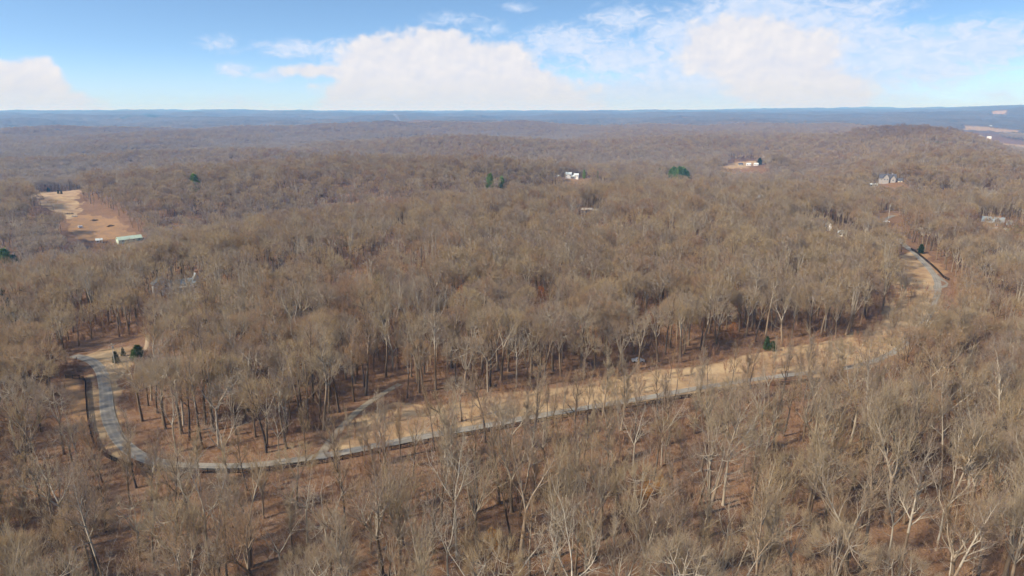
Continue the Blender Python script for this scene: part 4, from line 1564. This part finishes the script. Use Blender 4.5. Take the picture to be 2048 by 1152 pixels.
conifer(1104, 350, 10, 'round', 'e', 'small green pine left of the white house', .9, clear=5, toward=50)
conifer(1318, 356, 18, 'round', 'e', 'small pine standing left of the dense pine stand', .7, clear=5, toward=60)
for i, (dx_, dd, h_) in enumerate(((-15, 0, 17), (-9, 12, 20), (-4, -8, 19), (2, 10, 22), (7, -6, 19), (12, 8, 20), (17, -2, 17), (-12, 22, 18), (8, 26, 21))):
    pbase = ground_hit(1360, 362)
    dist_ = math.hypot(pbase.x, pbase.y)
    ordn = ('leftmost pine of the dense green stand', 'second pine from the left in the dense green stand', 'low front pine left of middle in the dense green stand',
            'tallest pine at the middle of the dense green stand', 'front pine right of middle in the dense green stand', 'second pine from the right in the dense green stand',
            'rightmost pine of the dense green stand', 'back left pine of the dense green stand', 'back right pine of the dense green stand')[i]
    conifer(1360 + dx_, 0, h_ + 3, 'round', 'e', ordn, 1.1, group='dense green pine stand', dist=dist_ + dd, clear=13, toward=160)
conifer(1418, 366, 12, 'round', 'c', 'dark evergreen left of the yellow-gabled house', 1.2, dist=690, clear=5)
conifer(1468, 366, 13, 'round', 'c', 'left of the pair of blackish evergreens beyond the ridge', 1.3, dist=700, clear=6, toward=20)
conifer(1480, 366, 14, 'round', 'c', 'right of the pair of blackish evergreens beyond the ridge', 1.3, dist=702, clear=6, toward=20)
conifer(117, 388, 6, 'cone', 'c', 'left of two small dark cedars on the tan field', 1.2, 'cedar_tree', 'cedar')
conifer(123, 388, 6, 'cone', 'c', 'right of two small dark cedars on the tan field', 1.2, 'cedar_tree', 'cedar')
conifer(97, 384, 8, 'round', 'c', 'dark cedar at the back edge of the tan field', 1.2, 'cedar_tree', 'cedar')
conifer(1519, 330, 14, 'round', 'c', 'dark evergreen at the right end of the golden field', 1.2, clear=5)
for i, (px, d_) in enumerate(((1862, 1890), (1872, 1905), (1882, 1895), (1891, 1910))):
    conifer(px, 0, 15, 'round', 'e', ('first', 'second', 'third', 'fourth')[i] + ' from the left of the pines on the hazy right ridge', 1.4, dist=d_, clear=8, toward=60, group='pines on the right ridge')

RL = [(922, 626, 13, 'r', 'rust-leaved beech holding its leaves in the centre wood'), (1081, 622, 12, 'r', 'rust-leaved beech right of centre wood'),
      (1292, 996, 5, 'g', 'left golden-leaved sapling in the foreground litter'), (1320, 985, 5, 'g', 'right golden-leaved sapling in the foreground litter'),
      (1342, 1010, 6, 'r', 'dull orange sapling beside the two golden ones'), (1465, 676, 7, 'r', 'orange-leaved sapling under the trees above the grass'),
      (1297, 657, 8, 'r', 'small orange-leaved sapling in the shaded right-centre wood'), (445, 506, 7, 'r', 'reddish leafy tree in the left wood above the farmhouse'),
      (985, 1105, 6, 'g', 'ochre-leaved sapling low in the foreground'), (836, 548, 6, 'r', 'faint rust-leaved sapling in the upper centre wood')]
for px, py, h_, k_, lb in RL:
    conifer(px, py, h_, 'round', k_, lb, 1.0, 'leafy_sapling', 'sapling', clear=5, toward=34 if py < 900 else 12)

# ------------------------------------------------------------------ landmark bare trees, read off the photo
KEYS = {k[0]: i for i, k in enumerate(KINDS)}


def bare(px, py, key, h, label, name='bare_tree', wid=1.0, rz=None, lean=(0, 0), group=None):
    key_, desc, H, var = NEAR[KEYS[key]]
    trm, crm = var[int(px + py) % 2]
    p = ground_hit(px, py)
    rt = empty(name, (p.x, p.y, p.z - .2), rz if rz is not None else (px * 1.3) % 6.28, label=label, cat='tree', group=group)
    s_ = h / H * (1.1 if name == 'bare_tree' else 1.0)
    rt.scale = (s_ * wid, s_ * wid, s_)
    rt.rotation_euler = (lean[0], lean[1], rt.rotation_euler[2])
    for nm, me in (('trunk', trm), ('crown', crm)):
        o = bpy.data.objects.new(nm, me)
        COL.objects.link(o); o.parent = rt
    SPECIAL.append((p.x, p.y))
    return rt


SPECIAL = []
LM = [(924, 842, 'brush', 14, 'round brushy-crowned tree alone on the tan grass', 1.15),
      (299, 706, 'white', 14, 'slim white-barked leaning trunk above the dirt track', .45),
      (296, 812, 'broad', 14, 'broad round-crowned tree right of the curving lane', 1.2),
      (437, 895, 'pale', 22, 'large pale fork-crowned tree above the lane at lower left', 1.15),
      (352, 905, 'pale', 18, 'pale-limbed tree just right of the lane curve', 1.0),
      (560, 925, 'pale', 16, 'pale Y-forked tree growing at the lane edge', .9),
      (655, 1120, 'white', 21, 'bright Y-shaped pale tree low in the foreground', 1.0),
      (420, 1135, 'pale', 24, 'tallest pale many-limbed tree at the lower edge left', 1.0),
      (140, 1100, 'pale', 22, 'grey-green forked tree in the lower left corner', 1.1),
      (565, 1160, 'white', 17, 'pale U-shaped trunk at the lower edge', 1.1),
      (1281, 1016, 'pale', 17, 'pale V-shaped tree left of the golden saplings', .8),
      (1205, 1024, 'pale', 17, 'straight pale tree in the lower middle wood', .7),
      (1968, 950, 'white', 15, 'bleached spreading tree near the right edge', 1.2),
      (2010, 965, 'white', 13, 'crooked white dead-looking tree at the right edge', 1.3),
      (1850, 985, 'white', 11, 'small crooked white tree in the right wood', 1.2),
      (1720, 1050, 'pale', 18, 'pale tree with long arms reaching right, lower right wood', 1.2),
      (1445, 1135, 'white', 17, 'bright branching pale tree right of the golden saplings', 1.1),
      (1960, 1120, 'pale', 15, 'pale forked tree in the lower right corner', 1.0),
      (805, 1090, 'vase', 20, 'grey vase-crowned tree with dark stem in the lower middle', 1.0),
      (955, 1100, 'vase', 21, 'tall fan-crowned tree rising beside the ochre sapling', 1.0),
      (107, 420, 'broad', 12, 'lone round tree standing on the tan pasture', 1.2),
      (1400, 640, 'broad', 20, 'very broad domed tree in the right-centre wood', 1.5),
      (1880, 742, 'brush', 17, 'huge rounded olive-brown tree hiding the lane bend', 1.5),
      (1925, 720, 'broad', 20, 'large rounded tree right of the huge olive-brown one', 1.4)]
LM += [(1765, 770, 'broad', 17, 'rounded tree at the right end of the long fence', 1.2), (1800, 752, 'brush', 18, 'bushy tree hiding the lane right of the long fence', 1.3),
       (1842, 738, 'broad', 15, 'full rounded tree left of the huge olive-brown one', 1.3), (1876, 700, 'brush', 12, 'bushy-crowned tree against the lower end of the bend', 1.4),
       (1928, 665, 'vase', 16, 'upswept tree just outside the lower bend', 1.3), (1938, 622, 'broad', 15, 'rounded tan tree right of the lane bend', 1.2),
       (1806, 598, 'vase', 12, 'feathery tree at the left of the golden bank', 1.2), (1800, 604, 'vase', 15, 'second feathery tree left of the golden bank', 1.1),
       (1801, 566, 'brush', 12, 'hazy brushy tree at the top of the golden bank', 1.1), 
       (1782, 690, 'vase', 15, 'thin tree where the grass strip narrows', 1.0), (1832, 712, 'brush', 15, 'bushy tree over the lane before the bend', 1.1)]
for px, py, key, h_, lb, wd_ in LM:
    bare(px, py, key, h_, lb, wid=wd_)
SLIM = [(869, 902, 17), (770, 945, 19), (701, 906, 12), (668, 946, 16), (729, 936, 15), (942, 842, 11), (904, 858, 12), (612, 926, 15),
        (802, 916, 14), (824, 975, 17), (914, 951, 17), (1012, 975, 16), (1175, 860, 17), (1213, 886, 17), (1165, 776, 11), (1075, 826, 11),
        (1094, 832, 12), (1124, 842, 13), (1340, 757, 10), (1415, 776, 12), (1399, 787, 11), (1351, 792, 12), (1374, 792, 12), (1460, 782, 15),
        (1499, 772, 15), (1276, 832, 14), (1240, 918, 17), (1106, 882, 15), (1191, 902, 15), (1543, 752, 13), (1572, 760, 13), (1622, 792, 13),
        (1651, 742, 12), (1657, 706, 10), (1716, 722, 12), (1730, 732, 14), (1783, 692, 13), (1673, 738, 11), (1776, 728, 13), (1776, 637, 11),
        (1786, 642, 12), (1797, 642, 13), (1754, 640, 11), (1821, 607, 8), (1802, 560, 10), (1790, 655, 11)]
SLIM_POS = []


def place_words(px):
    c_ = ['close to the left edge', 'well left of centre', 'left of centre', 'just left of centre', 'just right of centre', 'right of centre', 'well right of centre', 'toward the right edge']
    return c_[int(np.clip(px / 256, 0, 7))]


for i, (px, py, h_) in enumerate(SLIM):
    p = ground_hit(px, py)
    on = float(sdf(STRIP, np.array([p.x]), np.array([p.y]))[0]) > 0
    key = ('dark', 'tall', 'young', 'column')[(i * 7 + 3) % 4] if i % 3 else 'dark'
    tone = {'dark': 'dark-stemmed', 'tall': 'high-crowned', 'young': 'wispy young', 'column': 'narrow'}[key]
    if px > 1740:
        where = 'on the golden bank'
    elif on:
        where = 'on the tan grass strip'
    else:
        where = 'beside the long fence'
    wide = 'short' if h_ < 12 else ('tall' if h_ > 15 else 'mid-height')
    bare(px, py, key, h_ * 1.12, '%s %s slim tree %s, %s' % (wide, tone, where, place_words(px)), 'slim_tree', wid=.75, lean=((i % 5 - 2) * .02, (i % 7 - 3) * .02), group='slim trees along the lane')
N_SPECIAL = len(LM) + len(SLIM)

# faint smoke far off
sp_ = at_dist(806, 4300)
bm_v, bm_f = [], []
for i in range(9):
    t_ = i / 8
    for j in range(10):
        a = 2 * PI * j / 10
        rr = (4 + 12 * t_) * (1 if 0 < i < 8 else .15)
        bm_v.append((-45 * t_ + math.cos(a) * rr, math.sin(a) * rr, 14 + 62 * t_ + math.sin(a * 2) * rr * .15))
for i in range(8):
    for j in range(10):
        bm_f.append((i * 10 + j, i * 10 + (j + 1) % 10, i * 10 + 10 + (j + 1) % 10, i * 10 + 10 + j))
bm_f += [tuple(range(10))[::-1], tuple(range(80, 90))]
M_SMOKE = bpy.data.materials.new('smoke')
M_SMOKE.use_nodes = True
t = NT(M_SMOKE.node_tree)
pv = t.n('ShaderNodeVolumePrincipled')
pv.inputs['Color'].default_value = (.8, .88, 1, 1)
pv.inputs['Density'].default_value = .007
t.n('ShaderNodeOutputMaterial', i_Volume=pv.outputs[0])
sm = mesh_obj('smoke', bm_v, bm_f, M_SMOKE)
sm.location = sp_
tag(sm, label='thin pale smoke rising from the far wood', kind='stuff')


by_label = {}
for o in list(COL.objects):
    if o.name.startswith('slim_tree') and o.parent is None:
        by_label.setdefault(o['label'], []).append(o)
for lb, L_ in by_label.items():
    if len(L_) > 1:
        L_.sort(key=lambda o: o.location.x / o.location.y)
        for k_, o in enumerate(L_):
            o['label'] = ('first', 'second', 'third', 'fourth', 'fifth', 'sixth')[k_] + ' from left, ' + lb


def cleared(x, y):
    """True where a tree is left out because a yard or a landmark tree stands there"""
    out = np.zeros(x.shape, bool)
    g_ = np.random.RandomState(99)
    u = g_.uniform(size=x.shape)
    for ax, ay, bx_, by_, half, keep in CLEARS:
        vx, vy = bx_ - ax, by_ - ay
        k = (np.abs(x - (ax + bx_) / 2) < 150) & (np.abs(y - (ay + by_) / 2) < 150)
        t_ = np.clip(((x - ax) * vx + (y - ay) * vy) / (vx * vx + vy * vy + 1e-6), 0, 1)
        d = np.hypot(x - ax - t_ * vx, y - ay - t_ * vy)
        out |= k & (d < half) & (u >= keep)
    for sx, sy in SPECIAL:
        out |= np.hypot(x - sx, y - sy) < 4.0
    return out


# ------------------------------------------------------------------ woods
rs = np.random.RandomState(7)


def frustum_ok(x, y, pad=70):
    return (np.abs(x) < y * .80 + pad) & (y > 40)


def scatter(r0, r1, sp, seed, jit=.85):
    """jittered grid over the view sector between two distances"""
    g_ = np.random.RandomState(seed)
    ny = np.arange(r0 * .55 if r0 > 200 else 60, r1 + sp, sp)
    xm = r1 * .70 + 80
    nx = np.arange(-xm, xm, sp)
    X, Y = np.meshgrid(nx, ny)
    X = X + (np.arange(len(ny)) % 2)[:, None] * sp * .5
    X = X + g_.uniform(-.5, .5, X.shape) * sp * jit
    Y = Y + g_.uniform(-.5, .5, Y.shape) * sp * jit
    X, Y = X.ravel(), Y.ravel()
    rr = np.hypot(X, Y)
    k = (rr >= r0) & (rr < r1) & frustum_ok(X, Y)
    return X[k], Y[k]


def fence_side(x, y):
    """distance to the near fences, for thinning the belt just outside them"""
    return np.minimum(seg_dist(FENCE_A, x, y), seg_dist(FENCE_B, x, y))


ROAD_BOX = (ROAD.min(0) - 60, ROAD.max(0) + 60)
bands = [(62, 300, 7.1, 0), (300, 680, 7.3, 1), (680, 1500, 8.2, 2), (1500, 2600, 10.5, 3), (2600, 4700, 15.0, 3)]
pts = {k: [] for k in ('x', 'y', 'lod', 'sc')}
for r0, r1, sp, lod in bands:
    X, Y = scatter(r0, r1, sp, int(r0) + 3)
    dn = fnoise(X / 70, Y / 70, 201, 3)
    keep = rs.uniform(size=X.shape) < np.clip(.93 + dn * .9, .45, 1)
    cd = clear_dist(X, Y)
    keep &= cd < -1.0
    keep &= ~cleared(X, Y)
    X, Y = X[keep], Y[keep]
    if r0 < 300:
        near = np.hypot(X, Y) < 300
        fd = fence_side(X, Y)
        # the belt just outside the fence was thinned
        ahead = Y < np.interp(X, FENCE_B[:, 0], FENCE_B[:, 1])
        keep = (fd > 3) & ((fd > 34) | ((~ahead) & (fd > 9)) | (rs.uniform(size=X.shape) < .55))
        X, Y = X[keep], Y[keep]
    if r0 > 2000:   # open valley floor on the right: hedgerows and woodlots only
        t_ = np.degrees(np.arctan2(X, Y))
        v = (t_ > 31.5) & (np.hypot(X, Y) > 2300)
        wl = fnoise(X / 300, Y / 300, 303, 2)
        keep = ~v | (wl > .05)
        X, Y = X[keep], Y[keep]
    pts['x'].append(X); pts['y'].append(Y); pts['lod'].append(np.full(X.shape, lod))
    grow_ = {0: 1, 1: 1, 2: 1.04, 3: 1.15 if r0 < 2600 else 1.5}[lod]
    pts['sc'].append(np.full(X.shape, grow_))
X = np.concatenate(pts['x']); Y = np.concatenate(pts['y']); LD = np.concatenate(pts['lod']); SC = np.concatenate(pts['sc'])
Z = height(X, Y)
# project to the picture to find which stand largest in view
dx, dy, dz = X, Y, Z + 8 - CAM_Z
depth = dy * math.cos(PITCH) - dz * math.sin(PITCH)
ppx = 1024 + F * dx / depth
ppy = 576 - F * (dy * math.sin(PITCH) + dz * math.cos(PITCH)) / depth
inview = (ppx > -30) & (ppx < 2078) & (ppy > -60) & (ppy < 1230)
order = np.argsort(np.where(inview, depth, 1e9))
N_IND = 296 - N_SPECIAL
ind = order[:N_IND]
mask = np.ones(len(X), bool); mask[ind] = False
# nothing of the trees left nearer than the individuals and outside the picture is shown
mask &= ~((depth < 160) & ~inview & (ppy > 1300))

KW = np.array([.20, .20, .08, .05, .07, .05, .18, .07, .04, .012, .04, .03])
KW = KW / KW.sum()
HW = np.array([k[2] for k in KINDS], float)


def pick_kinds(n, x, y):
    # stands of one kind: mix a slow field into the draw
    u = (rs.uniform(size=n) * .75 + (fnoise(x / 55, y / 55, 404, 2) * .9 + .5) * .25)
    u = np.argsort(np.argsort(u)) / n
    return np.searchsorted(np.cumsum(KW), u * .9999)


kd = pick_kinds(len(X), X, Y)
kd = np.clip(kd, 0, len(KINDS) - 1)
fgd = (np.hypot(X, Y) < 235) & np.isin(kd, [1, 5, 6]) & (rs.uniform(size=len(X)) < .6)
kd = np.where(fgd, rs.choice([0, 2, 3, 4, 7, 0, 2], len(X)), kd)
belt = (np.hypot(X, Y) < 300) & (fence_side(X, Y) < 38) & (Y < np.interp(X, FENCE_B[:, 0], FENCE_B[:, 1]))
kd = np.where(belt & (rs.uniform(size=len(X)) < .75), rs.choice([2, 7, 10, 11], len(X)), kd)
S = 1.15 * SC * rs.uniform(.74, 1.14, len(X)) * (1 + .12 * fnoise(X / 90, Y / 90, 88, 2))
S = np.where(belt, S * .82, S)
RZ = rs.uniform(0, 2 * PI, len(X))


def gn_cloud(name, xs, ys, zs, pick, rot, scl, **kw):
    me = bpy.data.meshes.new(name)
    n = len(xs)
    me.vertices.add(n)
    me.vertices.foreach_set('co', np.stack([xs, ys, zs], 1).astype(np.float32).ravel())
    a = me.attributes.new('pick', 'INT', 'POINT'); a.data.foreach_set('value', pick.astype(np.int32))
    a = me.attributes.new('turn', 'FLOAT_VECTOR', 'POINT'); a.data.foreach_set('vector', rot.astype(np.float32).ravel())
    a = me.attributes.new('size', 'FLOAT_VECTOR', 'POINT'); a.data.foreach_set('vector', scl.astype(np.float32).ravel())
    o = bpy.data.objects.new(name, me)
    COL.objects.link(o)
    ng = bpy.data.node_groups.new(name, 'GeometryNodeTree')
    ng.interface.new_socket('Geometry', in_out='INPUT', socket_type='NodeSocketGeometry')
    ng.interface.new_socket('Geometry', in_out='OUTPUT', socket_type='NodeSocketGeometry')
    nd = ng.nodes
    gi = nd.new('NodeGroupInput'); go = nd.new('NodeGroupOutput')
    ci = nd.new('GeometryNodeCollectionInfo')
    ci.inputs['Collection'].default_value = lib
    ci.inputs['Separate Children'].default_value = True
    ci.inputs['Reset Children'].default_value = True
    ip = nd.new('GeometryNodeInstanceOnPoints')
    ip.inputs['Pick Instance'].default_value = True

    def attr(nm, ty):
        q = nd.new('GeometryNodeInputNamedAttribute'); q.data_type = ty
        q.inputs['Name'].default_value = nm
        return q.outputs['Attribute']
    L = ng.links.new
    mp = nd.new('GeometryNodeMeshToPoints')
    L(gi.outputs[0], mp.inputs['Mesh'])
    L(mp.outputs[0], ip.inputs['Points'])
    L(ci.outputs[0], ip.inputs['Instance'])
    L(attr('pick', 'INT'), ip.inputs['Instance Index'])
    L(attr('turn', 'FLOAT_VECTOR'), ip.inputs['Rotation'])
    L(attr('size', 'FLOAT_VECTOR'), ip.inputs['Scale'])
    L(ip.outputs[0], go.inputs[0])
    md = o.modifiers.new('scatter', 'NODES')
    md.node_group = ng
    return tag(o, **kw)


m_ = mask
lodtab = np.array([LOD[0], LOD[1], LOD[2], LOD[3]])
pick = lodtab[LD[m_], kd[m_]]
alt = np.array([LOD[10], LOD[11]])
sw = (LD[m_] < 2) & (rs.uniform(size=int(m_.sum())) < .5)
pick = np.where(sw, alt[np.minimum(LD[m_], 1), kd[m_]], pick)
n = int(m_.sum())
rot = np.stack([rs.normal(0, .035, n), rs.normal(0, .035, n), RZ[m_]], 1)
wd = S[m_] * rs.uniform(.95, 1.3, n)
wd = np.where(LD[m_] == 3, wd * 1.05, wd)
wd = np.where(LD[m_] >= 1, wd * .88, wd)
scl = np.stack([wd, wd, np.minimum(S[m_], 1.5)], 1)
gn_cloud('woodland', X[m_], Y[m_], Z[m_] - .3, pick, rot, scl, kind='stuff',
         label='endless bare winter woodland covering the rolling hills beyond the road')
print('woodland trees', n, 'individual', len(ind))

bx, by = scatter(70, 420, 3.4, 55)
cdb = clear_dist(bx, by)
on_strip = (sdf(STRIP, bx, by) > 0) & (seg_dist(ROAD, bx, by) > 4) & (rs.uniform(size=bx.shape) < .5)
k = ((cdb < -.5) & (rs.uniform(size=bx.shape) < .8)) | on_strip
bx, by = bx[k], by[k]
n = len(bx)
bs = rs.uniform(.3, 1.35, n)
gn_cloud('undergrowth', bx, by, height(bx, by), rs.choice(BRUSH_IDX, n), np.stack([0 * bx, 0 * bx, rs.uniform(0, 6.28, n)], 1),
         np.stack([bs, bs, bs * rs.uniform(.7, 1.2, n)], 1), kind='stuff', label='brown leafless brush and saplings on the woodland floor')

# the nearest trees, each an object of its own with trunk and crown
colw = ['at the left edge', 'near the left edge', 'an eighth from the left', 'well left of centre', 'a quarter from the left', 'left of centre',
        'a little left of centre', 'just left of centre', 'just right of centre', 'a little right of centre', 'right of centre', 'a quarter from the right',
        'well right of centre', 'an eighth from the right', 'near the right edge', 'at the right edge']
rows_ = ['beside the fence', 'just below the fence', 'below the fence', 'midway below the fence', 'low in the foreground', 'lower foreground', 'near the lower edge', 'at the lower edge']
rq = np.quantile(ppy[ind], np.linspace(0, 1, 9)[1:-1])
used = {}
for q in sorted(ind, key=lambda q: -ppy[q]):
    kk = int(kd[q])
    px_, py_ = float(ppx[q]), float(ppy[q])
    cell = (int(np.clip(px_ / 2048 * 16, 0, 15)), int(np.searchsorted(rq, py_)))
    have = used.setdefault(cell, set())
    if kk in have:
        for c_ in rs.permutation(len(KINDS) - 1):
            if int(c_) not in have and (KW[int(c_)] > .03 or len(have) > 6):
                kk = int(c_); break
    have.add(kk)
    key, desc, H, var = NEAR[kk]
    trm, crm = var[int(q) % 2]
    rt = empty('bare_tree', (float(X[q]), float(Y[q]), float(Z[q]) - .2), float(RZ[q]))
    s_ = float(S[q])
    rt.scale = (s_ * rs.uniform(.9, 1.12), s_ * rs.uniform(.9, 1.12), s_)
    rt.rotation_euler = (rs.normal(0, .03), rs.normal(0, .03), float(RZ[q]))
    for nm, me in (('trunk', trm), ('crown', crm)):
        o = bpy.data.objects.new(nm, me)
        COL.objects.link(o); o.parent = rt
    tag(rt, '%s, %s, %s' % (desc, rows_[cell[1]], colw[cell[0]]), 'tree', 'bare trees of the foreground wood')

# ------------------------------------------------------------------ haze
hz = bpy.data.meshes.new('haze')
hx, z0, z1 = 52000.0, -180.0, 190.0
hv = [(sx * hx, sy * hx, z) for z in (z0, z1) for sx, sy in ((-1, -1), (1, -1), (1, 1), (-1, 1))]
hf = [(3, 2, 1, 0), (4, 5, 6, 7), (0, 1, 5, 4), (1, 2, 6, 5), (2, 3, 7, 6), (3, 0, 4, 7)]
hz.from_pydata(hv, [], hf)
haze = bpy.data.objects.new('haze', hz)
COL.objects.link(haze)
mh = bpy.data.materials.new('haze')
mh.use_nodes = True
t = NT(mh.node_tree)
pv = t.n('ShaderNodeVolumePrincipled')
pv.inputs['Color'].default_value = (.15, .48, 1.0, 1)
pv.inputs['Absorption Color'].default_value = (1, 1, 1, 1)
pv.inputs['Density'].default_value = 0.95e-4
pv.inputs['Anisotropy'].default_value = 0.0
t.n('ShaderNodeOutputMaterial', i_Volume=pv.outputs[0])
hz.materials.append(mh)
tag(haze, label='thin blue haze in the distance', kind='stuff')
